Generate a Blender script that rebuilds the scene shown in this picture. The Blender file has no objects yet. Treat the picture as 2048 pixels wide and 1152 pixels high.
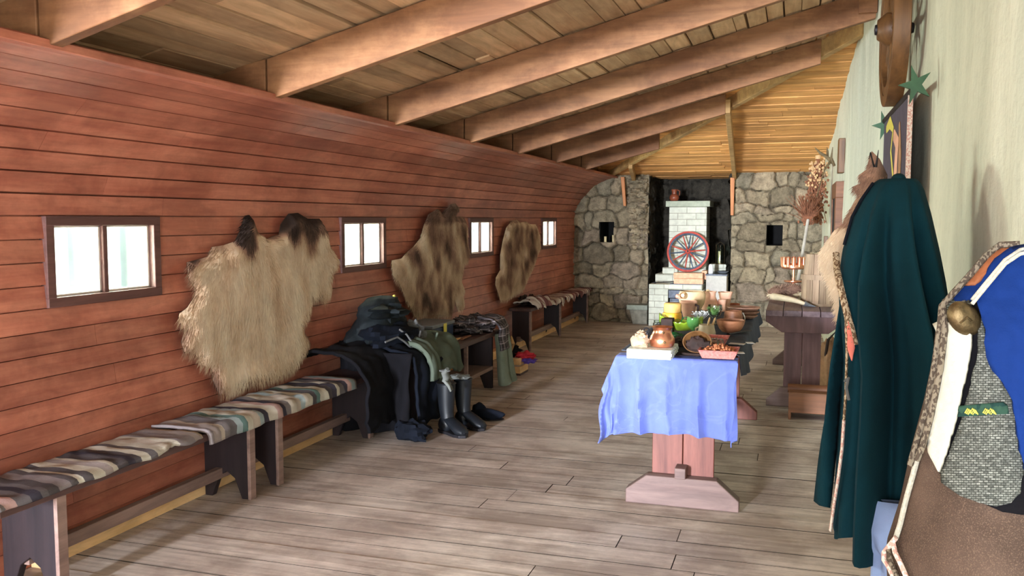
import bpy, bmesh, math, random
import numpy as np
from mathutils import Vector, Matrix, noise, geometry
random.seed(7)
S = bpy.context.scene
COL = S.collection
PI = math.pi

# ------------------------------------------------------------------ camera
F = 1758.0
CAMZ = 1.45
PSI = math.atan(568/math.hypot(F, 138)); PIT = math.atan(138/F)
cd = bpy.data.cameras.new('camera'); cam = bpy.data.objects.new('camera', cd); COL.objects.link(cam)
cam.location = (0, 0, CAMZ)
cam.rotation_euler = (PI/2 - PIT, 0, PSI)
cd.sensor_width = 36; cd.lens = F/2048*36; cd.clip_start = 0.05
S.camera = cam
# ------------------------------------------------------------------ world, lights, exposure
w = bpy.data.worlds.new('world'); S.world = w; w.use_nodes = True
bg = w.node_tree.nodes['Background']; bg.inputs[0].default_value = (0.90, 1.0, 0.93, 1); bg.inputs[1].default_value = 2.6
S.view_settings.view_transform = 'Standard'; S.view_settings.look = 'None'
S.view_settings.gamma = 1; S.view_settings.exposure = 1.2
try: S.view_settings.use_curve_mapping = False
except Exception: pass

def area(name, loc, rot, sx, sy, power, color, spread=PI):
    l = bpy.data.lights.new(name, 'AREA'); l.shape = 'RECTANGLE'; l.size = sx; l.size_y = sy
    l.energy = power; l.color = color; l.spread = spread
    o = bpy.data.objects.new(name, l); COL.objects.link(o); o.location = loc; o.rotation_euler = rot
    return o
WIN_Y = [0.73, 3.27, 5.80, 8.33, 10.88]
for i, y in enumerate(WIN_Y):      # daylight standing in each small window
    area('window_daylight', (-3.42, y, 1.22), (0, -math.radians(97), 0), 0.62, 0.95, 105, (0.94, 1.0, 0.86))
area('near_fill_light', (-0.3, -3.3, 1.25), (math.radians(89), 0, 0), 1.2, 1.9, 75, (0.96, 0.97, 1.0))  # added fill lamp behind the camera, brightens the near end
area('yard_daylight', (-3.1, -8.0, 1.35), (math.radians(90), 0, -math.radians(8)), 1.0, 1.5, 2500, (0.84, 0.90, 1.0))

# ------------------------------------------------------------------ rays from photo pixels
C = np.array([0, 0, CAMZ])
FW = np.array([-math.sin(PSI)*math.cos(PIT), math.cos(PSI)*math.cos(PIT), -math.sin(PIT)])
RT = np.array([math.cos(PSI), math.sin(PSI), 0.0]); UP = np.cross(RT, FW)
def ray(x, y): return FW*F + RT*(x-1024) + UP*(576-y)
def atz(x, y, z=0): r = ray(x, y); return C + r*((z-CAMZ)/r[2])
def atx(x, y, X): r = ray(x, y); return C + r*(X/r[0])
def aty(x, y, Y): r = ray(x, y); return C + r*(Y/r[1])
def mpp(P): return float((np.array(P)-C) @ FW)/F      # metres per photo pixel at P

# ------------------------------------------------------------------ materials
MATS = {}
def lin(c):
    return tuple((v/255/12.92 if v/255 <= 0.04045 else ((v/255+0.055)/1.055)**2.4) for v in c) + (1,)
class NT:
    def __init__(s, name, rough=0.7, metal=0.0, spec=0.4):
        s.m = bpy.data.materials.new(name); s.m.use_nodes = True; s.t = s.m.node_tree
        s.b = s.t.nodes['Principled BSDF']; s.b.inputs['Roughness'].default_value = rough
        s.b.inputs['Metallic'].default_value = metal; s.b.inputs['Specular IOR Level'].default_value = spec
        s.tc = s.n('ShaderNodeTexCoord'); MATS[name] = s.m
    def n(s, t, **k):
        q = s.t.nodes.new(t)
        for a, v in k.items(): setattr(q, a, v)
        return q
    def l(s, a, b): s.t.links.new(a, b)
    def mapping(s, scale, src=None, rot=(0, 0, 0)):
        m = s.n('ShaderNodeMapping'); m.inputs['Scale'].default_value = scale; m.inputs['Rotation'].default_value = rot
        s.l(src or s.tc.outputs['Object'], m.inputs[0]); return m.outputs[0]
    def noise(s, vec, scale, detail=6, rough=.6, dist=0):
        q = s.n('ShaderNodeTexNoise'); q.inputs['Scale'].default_value = scale; q.inputs['Detail'].default_value = detail
        q.inputs['Roughness'].default_value = rough; q.inputs['Distortion'].default_value = dist; s.l(vec, q.inputs['Vector']); return q.outputs['Fac']
    def ramp(s, fac, stops, const=False):
        q = s.n('ShaderNodeValToRGB'); e = q.color_ramp.elements
        if const: q.color_ramp.interpolation = 'CONSTANT'
        while len(e) < len(stops): e.new(0.5)
        for el, (p, c) in zip(e, stops): el.position = p; el.color = c
        s.l(fac, q.inputs[0]); return q.outputs[0]
    def mix(s, a, b, f, mode='MIX'):
        q = s.n('ShaderNodeMix', data_type='RGBA', blend_type=mode)
        for sock, v in ((q.inputs['Factor'], f), (q.inputs['A'], a), (q.inputs['B'], b)):
            if hasattr(v, 'links'): s.l(v, sock)
            else: sock.default_value = v
        return q.outputs['Result']
    def math(s, op, a, b=0.0):
        q = s.n('ShaderNodeMath', operation=op)
        for sock, v in ((q.inputs[0], a), (q.inputs[1], b)):
            if hasattr(v, 'links'): s.l(v, sock)
            else: sock.default_value = v
        return q.outputs[0]
    def attr(s, name='rnd'):
        q = s.n('ShaderNodeAttribute'); q.attribute_name = name; return q.outputs['Fac']
    def col(s, c): s.l(c, s.b.inputs['Base Color'])
    def bump(s, h, strength=.3, dist=.01):
        q = s.n('ShaderNodeBump'); q.inputs['Strength'].default_value = strength; q.inputs['Distance'].default_value = dist
        s.l(h, q.inputs['Height']); s.l(q.outputs[0], s.b.inputs['Normal'])
def grey(v): return (v, v, v, 1)
def wood(name, c1, c2, axis='Y', rough=.65, var=.35, fine=40, stain=None, bump=.25):
    t = NT(name, rough)
    sc = {'X': (1.2, fine*.5, fine*.5), 'Y': (fine*.5, 1.2, fine*.5), 'Z': (fine*.5, fine*.5, 1.2)}[axis]
    v = t.mapping(sc); f = t.noise(v, 1.0, 8, .65, .25)
    sc2 = {'X': (2.5, 9, 9), 'Y': (9, 2.5, 9), 'Z': (9, 9, 2.5)}[axis]
    g = t.noise(t.mapping(sc2), 1.0, 4, .6, 1.5)
    c = t.ramp(f, [(.32, lin(c2)), (.62, lin(c1))])
    c = t.mix(c, t.ramp(g, [(.35, grey(.76)), (.6, grey(1.03))]), .8, 'MULTIPLY')
    r = t.attr(); k = t.ramp(r, [(0, grey(1-var)), (1, grey(1+var*.35))])
    c = t.mix(c, k, 1.0, 'MULTIPLY')
    if stain:
        s = t.noise(t.mapping((1.3, 1.3, 1.3)), 1.6, 6, .7)
        c = t.mix(c, t.ramp(s, [(.42, lin(stain)), (.60, grey(1))]), .8, 'MULTIPLY')
    t.col(c); t.bump(f, bump, .004); return t.m
def plain(name, c, rough=.6, metal=0, var=.15, scale=14, bump=.1, spec=.4):
    t = NT(name, rough, metal, spec); f = t.noise(t.mapping((1, 1, 1)), scale, 5, .6)
    b = lin(c); d = tuple(x*(1-var*1.4) for x in b[:3])+(1,); e = tuple(min(1, x*(1+var)) for x in b[:3])+(1,)
    t.col(t.ramp(f, [(.3, d), (.7, e)])); t.bump(f, bump, .003); return t.m
def cloth(name, c, rough=.9, var=.12, weave=900, bump=.25, speck=None):
    t = NT(name, rough, 0, .15); f = t.noise(t.mapping((1, 1, 1)), 7, 5, .6); w_ = t.noise(t.mapping((1, 1, 1)), weave*.4, 2, .5)
    b = lin(c); d = tuple(x*(1-var*1.5) for x in b[:3])+(1,); e = tuple(min(1, x*(1+var)) for x in b[:3])+(1,)
    cc = t.ramp(f, [(.3, d), (.7, e)])
    if speck: cc = t.mix(cc, lin(speck), t.ramp(w_, [(.5, grey(0)), (.75, grey(.8))]))
    if name == 'blue_linen':
        cr = t.noise(t.mapping((1, 1, 1)), 5, 3, .5, 1.2); cr = t.math('ABSOLUTE', t.math('SUBTRACT', cr, .5)); cr = t.ramp(cr, [(0, grey(1)), (.035, grey(0))]); w_ = t.math('ADD', t.math('MULTIPLY', cr, .8), w_); bump = .4
        cc = t.mix(cc, lin((150, 162, 216)), t.math('MULTIPLY', cr, .10))
    t.col(cc); t.bump(w_, bump, .002)
    if sum(c) > 330: t.b.inputs['Sheen Weight'].default_value = .08; t.b.inputs['Sheen Roughness'].default_value = .6
    return t.m
def stripes(name, cols, axis=1, scale=18, rough=.95):
    t = NT(name, rough, 0, .1); sp = t.n('ShaderNodeSeparateXYZ')
    wv = t.n('ShaderNodeVectorMath', operation='ADD'); nz = t.n('ShaderNodeTexNoise'); nz.inputs['Scale'].default_value = 5
    sc = t.n('ShaderNodeVectorMath', operation='SCALE'); sc.inputs['Scale'].default_value = .035
    t.l(t.tc.outputs['Object'], nz.inputs['Vector']); t.l(nz.outputs['Color'], sc.inputs[0])
    t.l(t.tc.outputs['Object'], wv.inputs[0]); t.l(sc.outputs[0], wv.inputs[1]); t.l(wv.outputs[0], sp.inputs[0])
    q = t.n('ShaderNodeTexVoronoi', voronoi_dimensions='1D'); q.inputs['Scale'].default_value = scale
    t.l(sp.outputs[axis], q.inputs['W']); s2 = t.n('ShaderNodeSeparateColor'); t.l(q.outputs['Color'], s2.inputs[0])
    n = len(cols); c = t.ramp(s2.outputs[0], [(i/n, lin(k)) for i, k in enumerate(cols)], True)
    f = t.noise(t.mapping((40, 400, 400)), 1, 3, .6); c = t.mix(c, t.ramp(f, [(.3, grey(.7)), (.7, grey(1.05))]), .7, 'MULTIPLY')
    t.col(c); t.bump(f, .5, .004); return t.m
M = MATS
wood('red_board', (204, 130, 104), (172, 98, 78), 'Y', .42, .24, 36, stain=(214, 200, 198))
wood('ceiling_board', (222, 184, 144), (190, 148, 110), 'Y', .75, .34, 34)
wood('golden_board', (238, 176, 104), (200, 138, 76), 'X', .7, .30, 34)
wood('rafter_wood', (166, 118, 80), (128, 86, 54), 'X', .7, .2, 26, stain=(196, 180, 168))
wood('pale_rafter_wood', (196, 158, 104), (160, 122, 76), 'X', .7, .12, 26)
wood('floor_board', (222, 206, 194), (184, 168, 156), 'X', .62, .14, 60, stain=(196, 188, 184))
wood('dark_bench_wood', (92, 66, 62), (66, 46, 44), 'Y', .5, .15, 34)
wood('dark_end_wood', (48, 36, 40), (32, 25, 30), 'Z', .55, .15, 34)
wood('grey_brown_wood', (150, 122, 112), (112, 88, 82), 'Y', .6, .15, 34)
wood('pine_strip', (252, 208, 154), (236, 182, 122), 'Y', .6, .1, 30)
wood('red_table_wood', (136, 80, 68), (100, 54, 46), 'Z', .55, .15, 34)
wood('mauve_table_wood', (122, 88, 88), (88, 60, 62), 'Z', .55, .2, 34)
wood('mauve_foot_wood', (128, 104, 98), (100, 78, 74), 'X', .6, .2, 34)
wood('mauve_top_wood', (140, 116, 124), (104, 82, 90), 'Y', .5, .25, 34)
wood('brown_box_wood', (140, 92, 62), (104, 64, 42), 'X', .55, .15, 34)
wood('orange_post_wood', (206, 136, 84), (176, 108, 62), 'Z', .6, .1, 30)
wood('tub_wood', (186, 160, 132), (140, 112, 90), 'Z', .7, .4, 46)
wood('bowl_wood', (176, 118, 84), (126, 76, 50), 'X', .5, .1, 46)
wood('tray_wood', (184, 140, 120), (140, 98, 82), 'X', .5, .1, 40)
wood('spoon_wood', (214, 178, 128), (186, 146, 98), 'Z', .6, .1, 40)
wood('wheel_wood', (124, 86, 50), (84, 56, 32), 'Z', .45, .1, 36)
wood('window_wood', (112, 76, 70), (84, 54, 50), 'Y', .6, .1, 34)
plain('sash_paint', (214, 204, 196), .5)
plain('outer_post', (132, 146, 156), .8)
plain('reveal_paint', (206, 208, 206), .8)
plain('red_paint', (186, 74, 62), .5, 0, .2, 30)
plain('blue_paint', (70, 88, 108), .5, 0, .3, 30)
plain('iron', (52, 50, 54), .5, .7, .3, 30)
plain('soot_iron', (66, 70, 78), .45, .6, .4, 20)
plain('copper', (236, 164, 128), .3, .95, .15, 12, .15)
plain('bronze', (104, 88, 62), .5, .85, .5, 60, .5)
plain('terracotta', (232, 178, 150), .8, 0, .12, 18)
plain('pale_clay', (224, 190, 146), .75, 0, .12, 10)
plain('brown_glaze', (136, 72, 50), .35, 0, .2, 12)
plain('cream_glaze', (198, 180, 148), .4, 0, .2, 12)
plain('cheese', (220, 172, 98), .55, 0, .08, 8)
plain('orange_wax', (236, 172, 48), .45, 0, .06, 8)
plain('white_card', (226, 224, 222), .8, 0, .05)
plain('yellow_label', (222, 208, 96), .6, 0, .05)
plain('white_brick_paint', (190, 186, 178), .7, 0, .1, 20, .3)
plain('slab', (150, 156, 142), .8, 0, .15, 20, .3)
plain('cap_stone', (176, 184, 164), .8, 0, .12, 20, .3)
plain('grey_stone', (140, 136, 122), .9, 0, .3, 12, .4)
plain('fire_brick', (238, 184, 150), .85, 0, .2, 20, .3)
plain('black_rubber', (20, 23, 28), .45, 0, .2, 10)
plain('navy_plastic', (44, 58, 86), .4, 0, .1)
plain('grey_plastic', (112, 116, 122), .5, 0, .1)
plain('gap_dark', (52, 42, 34), 1.0, 0, .2)  # dark brown for board sides and the gaps between
plain('dark_void', (14, 13, 13), 1.0, 0, .2)
plain('leather_dark', (48, 31, 26), .8, 0, .4, 24, .4)
plain('leather_tan', (176, 132, 96), .7, 0, .25, 14, .3)
plain('skin_pad', (96, 74, 56), .8)
plain('pink_basket', (206, 124, 116), .7, 0, .25, 90, .6)
plain('nuts', (190, 116, 76), .6, 0, .3, 90)
plain('rope_white', (186, 182, 170), .9, 0, .2, 200, .6)
plain('herb_green', (112, 142, 78), .7, 0, .3, 30)
plain('dry_flower', (140, 92, 66), .9, 0, .4, 40)
plain('dry_flower_pale', (206, 168, 122), .9, 0, .25, 40)
plain('antler', (104, 88, 60), .6, 0, .3, 30)
plain('horn', (226, 208, 180), .4, 0, .15, 10)
plain('horn_tip', (110, 112, 120), .35)
plain('wax', (238, 214, 160), .5)
plain('banner_cloth', (86, 78, 92), .85)
plain('pale_stick', (196, 190, 176), .7)
plain('green_star', (62, 96, 70), .5, .3)
plain('salt_white', (236, 238, 240), .5)
cloth('blue_linen', (96, 110, 184), .9, .10)
cloth('runner_grey', (70, 74, 88), .9, .2)
cloth('runner_black', (30, 25, 32), .95, .2)
cloth('teal_wool', (7, 44, 54), .95, .14, 700)
cloth('pale_blue_cotton', (132, 152, 196), .9, .1)
cloth('pink_lining', (214, 118, 104), .9, .1)
cloth('royal_blue', (12, 42, 104), .85, .14)
cloth('cream_cotton', (202, 199, 184), .85, .05)
cloth('brown_wool', (82, 66, 57), .97, .3, 1300, .6, (116, 96, 82))
cloth('black_wool', (17, 16, 20), .97, .2)
cloth('navy_fabric', (16, 20, 30), .9, .25)
cloth('charcoal_nylon', (28, 33, 36), .7, .35)
cloth('olive_canvas', (84, 92, 80), .9, .16)
cloth('trouser_green', (112, 120, 104), .95, .15)
cloth('wine_cloth', (124, 48, 50), .9, .2)
cloth('crimson', (196, 52, 66), .9, .15)
cloth('violet', (92, 70, 160), .9, .15)
cloth('burlap', (190, 160, 132), .95, .2, 500, .6)
cloth('light_trim', (100, 100, 100), .9, .2)
cloth('glove_grey', (108, 110, 106), .9, .2)
cloth('collar_copper', (150, 92, 62), .6, .35)
stripes('rag_rug', [(84, 78, 80), (186, 178, 164), (116, 108, 108), (176, 144, 138), (200, 194, 180), (104, 98, 100), (98, 122, 118), (192, 182, 168), (134, 124, 124), (156, 168, 170), (66, 62, 72), (178, 164, 150), (94, 88, 90), (150, 138, 134)], 1, 22)
stripes('striped_runner', [(214, 200, 194), (120, 78, 78), (196, 176, 170), (150, 106, 104), (222, 214, 206), (96, 66, 72)], 1, 34)
def plaid():
    t = NT('plaid_flannel', .95, 0, .1); sp = t.n('ShaderNodeSeparateXYZ'); t.l(t.mapping((1, 1, 1)), sp.inputs[0])
    fs = []
    for ax, fr in ((1, 16), (2, 16)):
        a = t.math('FRACT', t.math('MULTIPLY', sp.outputs[ax], fr)); fs.append(t.ramp(a, [(0, grey(.035)), (.42, grey(.10)), (.5, grey(.5)), (.58, grey(.08)), (.8, grey(.2)), (.86, grey(.04))], True))
    t.col(t.mix(t.mix(fs[0], fs[1], .5), (1.25, 1.05, 1.1, 1), 1.0, 'MULTIPLY'))
plaid()
def tweed():
    t = NT('grey_tweed', .95, 0, .1)
    ch = t.n('ShaderNodeTexBrick'); ch.offset = .5; t.l(t.mapping((1, 1, 1), t.tc.outputs['UV']), ch.inputs['Vector'])
    ch.inputs['Scale'].default_value = 1; ch.inputs['Brick Width'].default_value = .0075; ch.inputs['Row Height'].default_value = .0036
    ch.inputs['Mortar Size'].default_value = .0007; ch.inputs['Mortar Smooth'].default_value = .3
    ch.inputs['Color1'].default_value = lin((136, 138, 132)); ch.inputs['Color2'].default_value = lin((84, 86, 82)); ch.inputs['Mortar'].default_value = lin((60, 62, 58))
    n = t.noise(t.mapping((1, 1, 1)), 220, 3, .6)
    t.col(t.mix(ch.outputs['Color'], t.ramp(n, [(.35, grey(.5)), (.65, grey(1.15))]), .8, 'MULTIPLY')); t.bump(ch.outputs['Fac'], -.6, .002)
tweed()
def braid(name, c1, c2, scale=70):
    t = NT(name, .95, 0, .1); q = t.n('ShaderNodeTexVoronoi'); q.inputs['Scale'].default_value = scale; t.l(t.mapping((1, 1, .6)), q.inputs['Vector'])
    s2 = t.n('ShaderNodeSeparateColor'); t.l(q.outputs['Color'], s2.inputs[0])
    t.col(t.ramp(s2.outputs[0], [(0, lin(c1)), (.5, lin(c2))], True)); t.bump(q.outputs['Distance'], -.7, .004)
braid('braid_brown', (78, 68, 60), (126, 116, 102), 330)
braid('trim_woven', (186, 166, 140), (110, 86, 66), 300)
braid('trim_pale', (226, 210, 200), (206, 160, 150), 260)
braid('basket_white', (226, 232, 226), (204, 214, 206), 60)
braid('band_green', (34, 58, 54), (48, 74, 62), 120)
plain('band_yellow', (206, 198, 88), .8)
def stone_mat(name, stops, mortar):
    t = NT(name, .88, 0, .25); r = t.attr('rnd'); m = t.attr('mor')
    c = t.ramp(r, stops); f = t.noise(t.mapping((1, 1, 1)), 9, 9, .7); g = t.noise(t.mapping((1, 1, 1)), 45, 5, .7)
    c = t.mix(c, t.ramp(f, [(.34, grey(.45)), (.62, grey(1.2))]), .9, 'MULTIPLY')
    c = t.mix(c, t.ramp(g, [(.35, grey(.7)), (.65, grey(1.15))]), .7, 'MULTIPLY')
    c = t.mix(c, lin(mortar), m); t.col(c)
    t.bump(t.math('ADD', f, t.math('MULTIPLY', g, .5)), 1.0, .035)
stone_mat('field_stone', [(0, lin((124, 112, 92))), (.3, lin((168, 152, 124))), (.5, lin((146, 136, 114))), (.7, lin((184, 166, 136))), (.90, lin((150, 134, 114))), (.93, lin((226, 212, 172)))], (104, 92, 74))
stone_mat('niche_stone', [(0, lin((52, 48, 42))), (.5, lin((76, 70, 60))), (1, lin((60, 56, 48)))], (34, 32, 28))  # darker stone tones for the niche walls
def plaster():
    t = NT('plaster', .9, 0, .2); f = t.noise(t.mapping((1, 1, .18)), 5, 7, .6); g = t.noise(t.mapping((1, 1, 1)), 30, 6, .65)
    c = t.ramp(f, [(.3, lin((204, 206, 188))), (.65, lin((224, 224, 206)))])
    c = t.mix(c, t.ramp(g, [(.25, grey(.86)), (.5, grey(1))]), .7, 'MULTIPLY'); t.col(c)
    t.bump(t.math('ADD', f, t.math('MULTIPLY', g, .35)), .55, .02)
plaster()
def brick_white():
    t = NT('white_brick', .75, 0, .3); b = t.n('ShaderNodeTexBrick'); b.inputs['Scale'].default_value = 1
    b.inputs['Brick Width'].default_value = .25; b.inputs['Row Height'].default_value = .085; b.inputs['Mortar Size'].default_value = .006; b.inputs['Mortar Smooth'].default_value = .4
    b.inputs['Color1'].default_value = lin((222, 224, 208)); b.inputs['Color2'].default_value = lin((206, 208, 192)); b.inputs['Mortar'].default_value = lin((168, 166, 150))
    sp = t.n('ShaderNodeSeparateXYZ'); cb = t.n('ShaderNodeCombineXYZ'); t.l(t.tc.outputs['Object'], sp.inputs[0])
    t.l(t.math('ADD', sp.outputs[0], sp.outputs[1]), cb.inputs[0]); t.l(sp.outputs[2], cb.inputs[1]); t.l(cb.outputs[0], b.inputs['Vector'])
    f = t.noise(t.mapping((1, 1, 1)), 14, 6, .6)
    t.col(t.mix(b.outputs['Color'], t.ramp(f, [(.3, grey(.82)), (.6, grey(1.03))]), 1.0, 'MULTIPLY')); t.bump(b.outputs['Fac'], -.6, .006)
brick_white()
def fur_mat():
    t = NT('fur', .8, 0, .12); r = t.attr('rnd'); f = t.noise(t.mapping((14, 14, 14)), 1, 5, .6)
    c = t.ramp(r, [(0, lin((38, 30, 28))), (.22, lin((88, 70, 62))), (.45, lin((156, 120, 102))), (.7, lin((212, 182, 152))), (1, lin((238, 220, 196)))])
    t.col(t.mix(c, t.ramp(f, [(.3, grey(.86)), (.65, grey(1.06))]), .8, 'MULTIPLY'))
fur_mat()
def glass(name, tint, refl=.12, rough=.02, alpha_tint=1.0):
    m = bpy.data.materials.new(name); m.use_nodes = True; t = m.node_tree; t.nodes.clear()
    o = t.nodes.new('ShaderNodeOutputMaterial'); x = t.nodes.new('ShaderNodeMixShader'); a = t.nodes.new('ShaderNodeBsdfTransparent'); g = t.nodes.new('ShaderNodeBsdfGlossy')
    lw = t.nodes.new('ShaderNodeLayerWeight'); lw.inputs[0].default_value = .35
    mm = t.nodes.new('ShaderNodeMath'); mm.operation = 'MULTIPLY_ADD'; mm.inputs[1].default_value = .8; mm.inputs[2].default_value = refl*.3
    t.links.new(lw.outputs['Fresnel'], mm.inputs[0]); t.links.new(mm.outputs[0], x.inputs[0])
    a.inputs[0].default_value = tint; g.inputs['Roughness'].default_value = rough
    t.links.new(a.outputs[0], x.inputs[1]); t.links.new(g.outputs[0], x.inputs[2]); t.links.new(x.outputs[0], o.inputs[0]); MATS[name] = m
glass('window_glass', (.97, 1, .98, 1)); glass('clear_glass', (.9, .96, .93, 1)); 
def green(name, c, k):
    t = NT(name, .08, 0, .6); t.b.inputs['Base Color'].default_value = lin(c); t.b.inputs['Transmission Weight'].default_value = 0; t.b.inputs['Alpha'].default_value = k
green('green_glass', (104, 176, 96), .45); green('olive_glass', (146, 176, 50), .6); green('dark_green_glass', (24, 96, 48), .7)

# ------------------------------------------------------------------ mesh builder
def wloc(o):
    v = Vector((0, 0, 0))
    while o: v += o.location; o = o.parent
    return v
class MB:
    def __init__(s): s.v = []; s.f = []; s.r = []; s.m = []; s.mi = []
    def add(s, vs, fs, r=.5, mor=None, mi=0):
        b = len(s.v); s.v += [tuple(map(float, p)) for p in vs]; s.f += [tuple(i+b for i in f) for f in fs]
        s.r += list(r) if hasattr(r, '__len__') else [r]*len(vs)
        s.m += list(mor) if mor is not None else [0.0]*len(vs); s.mi += [mi]*len(fs); return s
    def box(s, x0, x1, y0, y1, z0, z1, r=.5, mi=0):
        return s.add([(x, y, z) for z in (z0, z1) for y in (y0, y1) for x in (x0, x1)],
                     [(0, 2, 3, 1), (4, 5, 7, 6), (0, 1, 5, 4), (2, 6, 7, 3), (0, 4, 6, 2), (1, 3, 7, 5)], r, None, mi)
    def hexa(s, p, r=.5):      # 8 points: bottom loop of 4 then top loop of 4
        return s.add(p, [(3, 2, 1, 0), (4, 5, 6, 7), (0, 1, 5, 4), (1, 2, 6, 5), (2, 3, 7, 6), (3, 0, 4, 7)], r)
    def prism(s, poly, a0, a1, axis='Y', r=.5):     # polygon in the other two axes, extruded along axis
        def P(u, v, a): return {'Y': (u, a, v), 'X': (a, u, v), 'Z': (u, v, a)}[axis]
        n = len(poly); vs = [P(u, v, a0) for u, v in poly]+[P(u, v, a1) for u, v in poly]
        return s.add(vs, [tuple(range(n)), tuple(range(2*n-1, n-1, -1))]+[(i, (i+1) % n + 0, (i+1) % n+n, i+n)[::-1] for i in range(n)], r)
    def tube(s, pts, rad, n=8, r=.5, cap=True, flat=None):
        pts = [Vector(p) for p in pts]; R = list(rad) if hasattr(rad, '__len__') else [rad]*len(pts)
        vs = []; up = Vector((0, 0, 1)); prev = None
        for i, p in enumerate(pts):
            d = (pts[min(i+1, len(pts)-1)]-pts[max(i-1, 0)]).normalized()
            if prev is None: a = d.cross(up if abs(d.z) < .9 else Vector((1, 0, 0))).normalized()
            else: a = (prev - d*prev.dot(d)).normalized()
            b = d.cross(a); prev = a
            for k in range(n):
                t = 2*PI*k/n; vs.append(p+(a*math.cos(t)+b*math.sin(t)*(flat or 1))*R[i])
        m = len(pts); fs = [(i*n+k, i*n+(k+1) % n, (i+1)*n+(k+1) % n, (i+1)*n+k) for i in range(m-1) for k in range(n)]
        if cap: fs += [tuple(range(n-1, -1, -1)), tuple(range((m-1)*n, m*n))]
        return s.add(vs, fs, r)
    def lathe(s, prof, c, n=24, r=.5, sx=1, sy=1, M3=None):
        vs = []
        for (R, z) in prof:
            for k in range(n):
                t = 2*PI*k/n; p = Vector((R*math.cos(t)*sx, R*math.sin(t)*sy, z))
                if M3: p = M3 @ p
                vs.append(p+Vector(c))
        m = len(prof); fs = [(i*n+k, i*n+(k+1) % n, (i+1)*n+(k+1) % n, (i+1)*n+k) for i in range(m-1) for k in range(n)]
        if prof[0][0] > 1e-5: fs.append(tuple(range(n-1, -1, -1)))
        if prof[-1][0] > 1e-5: fs.append(tuple(range((m-1)*n, m*n)))
        return s.add(vs, fs, r)
    def blob(s, c, rx, ry, rz, nz=0.0, fr=6, seed=0, n=20, r=.5, flatbot=None):
        vs = []; m = n//2
        for i in range(m+1):
            ph = PI*i/m
            for k in range(n):
                t = 2*PI*k/n; d = Vector((math.sin(ph)*math.cos(t), math.sin(ph)*math.sin(t), math.cos(ph)))
                q = 1+nz*noise.noise(d*fr*.3+Vector((seed*3.1, seed, 0)))
                z = d.z*rz*q
                if flatbot is not None: z = max(z, flatbot)
                vs.append((c[0]+d.x*rx*q, c[1]+d.y*ry*q, c[2]+z))
        fs = [(i*n+k, (i+1)*n+k, (i+1)*n+(k+1) % n, i*n+(k+1) % n) for i in range(m) for k in range(n)]
        return s.add(vs, fs, r)
    def grid(s, fn, nu, nv, r=.5):
        vs = [fn(i/nu, j/nv) for j in range(nv+1) for i in range(nu+1)]
        return s.add(vs, [(j*(nu+1)+i, j*(nu+1)+i+1, (j+1)*(nu+1)+i+1, (j+1)*(nu+1)+i) for j in range(nv) for i in range(nu)], r)
    def build(s, name, mat, parent=None, smooth=True, bevel=0, solid=0, subsurf=0, recalc=True, sharp=40, local=False):
        me = bpy.data.meshes.new(name); off = Vector((0, 0, 0)) if local else (wloc(parent) if parent else Vector((0, 0, 0)))
        me.from_pydata([tuple(Vector(p)-off) for p in s.v], [], s.f)
        a = me.attributes.new('rnd', 'FLOAT', 'POINT'); a.data.foreach_set('value', s.r)
        if any(s.m): a = me.attributes.new('mor', 'FLOAT', 'POINT'); a.data.foreach_set('value', s.m)
        for mm in (mat if isinstance(mat, (list, tuple)) else [mat]): me.materials.append(M[mm])
        if any(s.mi): me.polygons.foreach_set('material_index', s.mi)
        if recalc:
            bm = bmesh.new(); bm.from_mesh(me); bmesh.ops.recalc_face_normals(bm, faces=bm.faces); bm.to_mesh(me); bm.free()
        if smooth:
            me.polygons.foreach_set('use_smooth', [True]*len(me.polygons)); me.set_sharp_from_angle(angle=math.radians(sharp))
        me.update(); o = bpy.data.objects.new(name, me); COL.objects.link(o)
        if parent: o.parent = parent
        if solid: q = o.modifiers.new('solid', 'SOLIDIFY'); q.thickness = solid; q.offset = 0
        if bevel: q = o.modifiers.new('bevel', 'BEVEL'); q.width = bevel; q.segments = 2; q.limit_method = 'ANGLE'
        if subsurf: q = o.modifiers.new('sub', 'SUBSURF'); q.levels = subsurf; q.render_levels = subsurf
        return o
def tag(o, label, cat, group=None, kind=None):
    o['label'] = label; o['category'] = cat
    if group: o['group'] = group
    if kind: o['kind'] = kind
    return o
def thing(name, label, cat, loc, rz=0, group=None):
    o = bpy.data.objects.new(name, None); COL.objects.link(o); o.location = loc; o.rotation_euler = (0, 0, rz)
    o.empty_display_size = .05
    return tag(o, label, cat, group)
def structure(o): o['kind'] = 'structure'; return o
def copy_tree(o, loc, label=None, rz=None):
    r = o.copy(); COL.objects.link(r); r.location = loc
    if rz is not None: r.rotation_euler = (0, 0, rz)
    if label: r['label'] = label
    for ch in list(o.children):
        c = ch.copy(); COL.objects.link(c); c.parent = r
        for g in list(ch.children):
            d = g.copy(); COL.objects.link(d); d.parent = c
    return r
def fbm(x, y, z, o=4): return noise.fractal(Vector((x, y, z)), 1.0, 2.0, o)

# ================================================================== SETTING
XL, XR, YF, YN = -3.02, 0.48, 12.3, -3.0
def wallR(Y):
    if Y < 6.5: return 0.48
    t = (Y-6.5)/(YF-6.5); return 0.48-0.165*t
def zc_main(x): return 2.22+.26*(x+2.42)
def zc_hip(y): return 2.05+.185*(YF-y)

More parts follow.
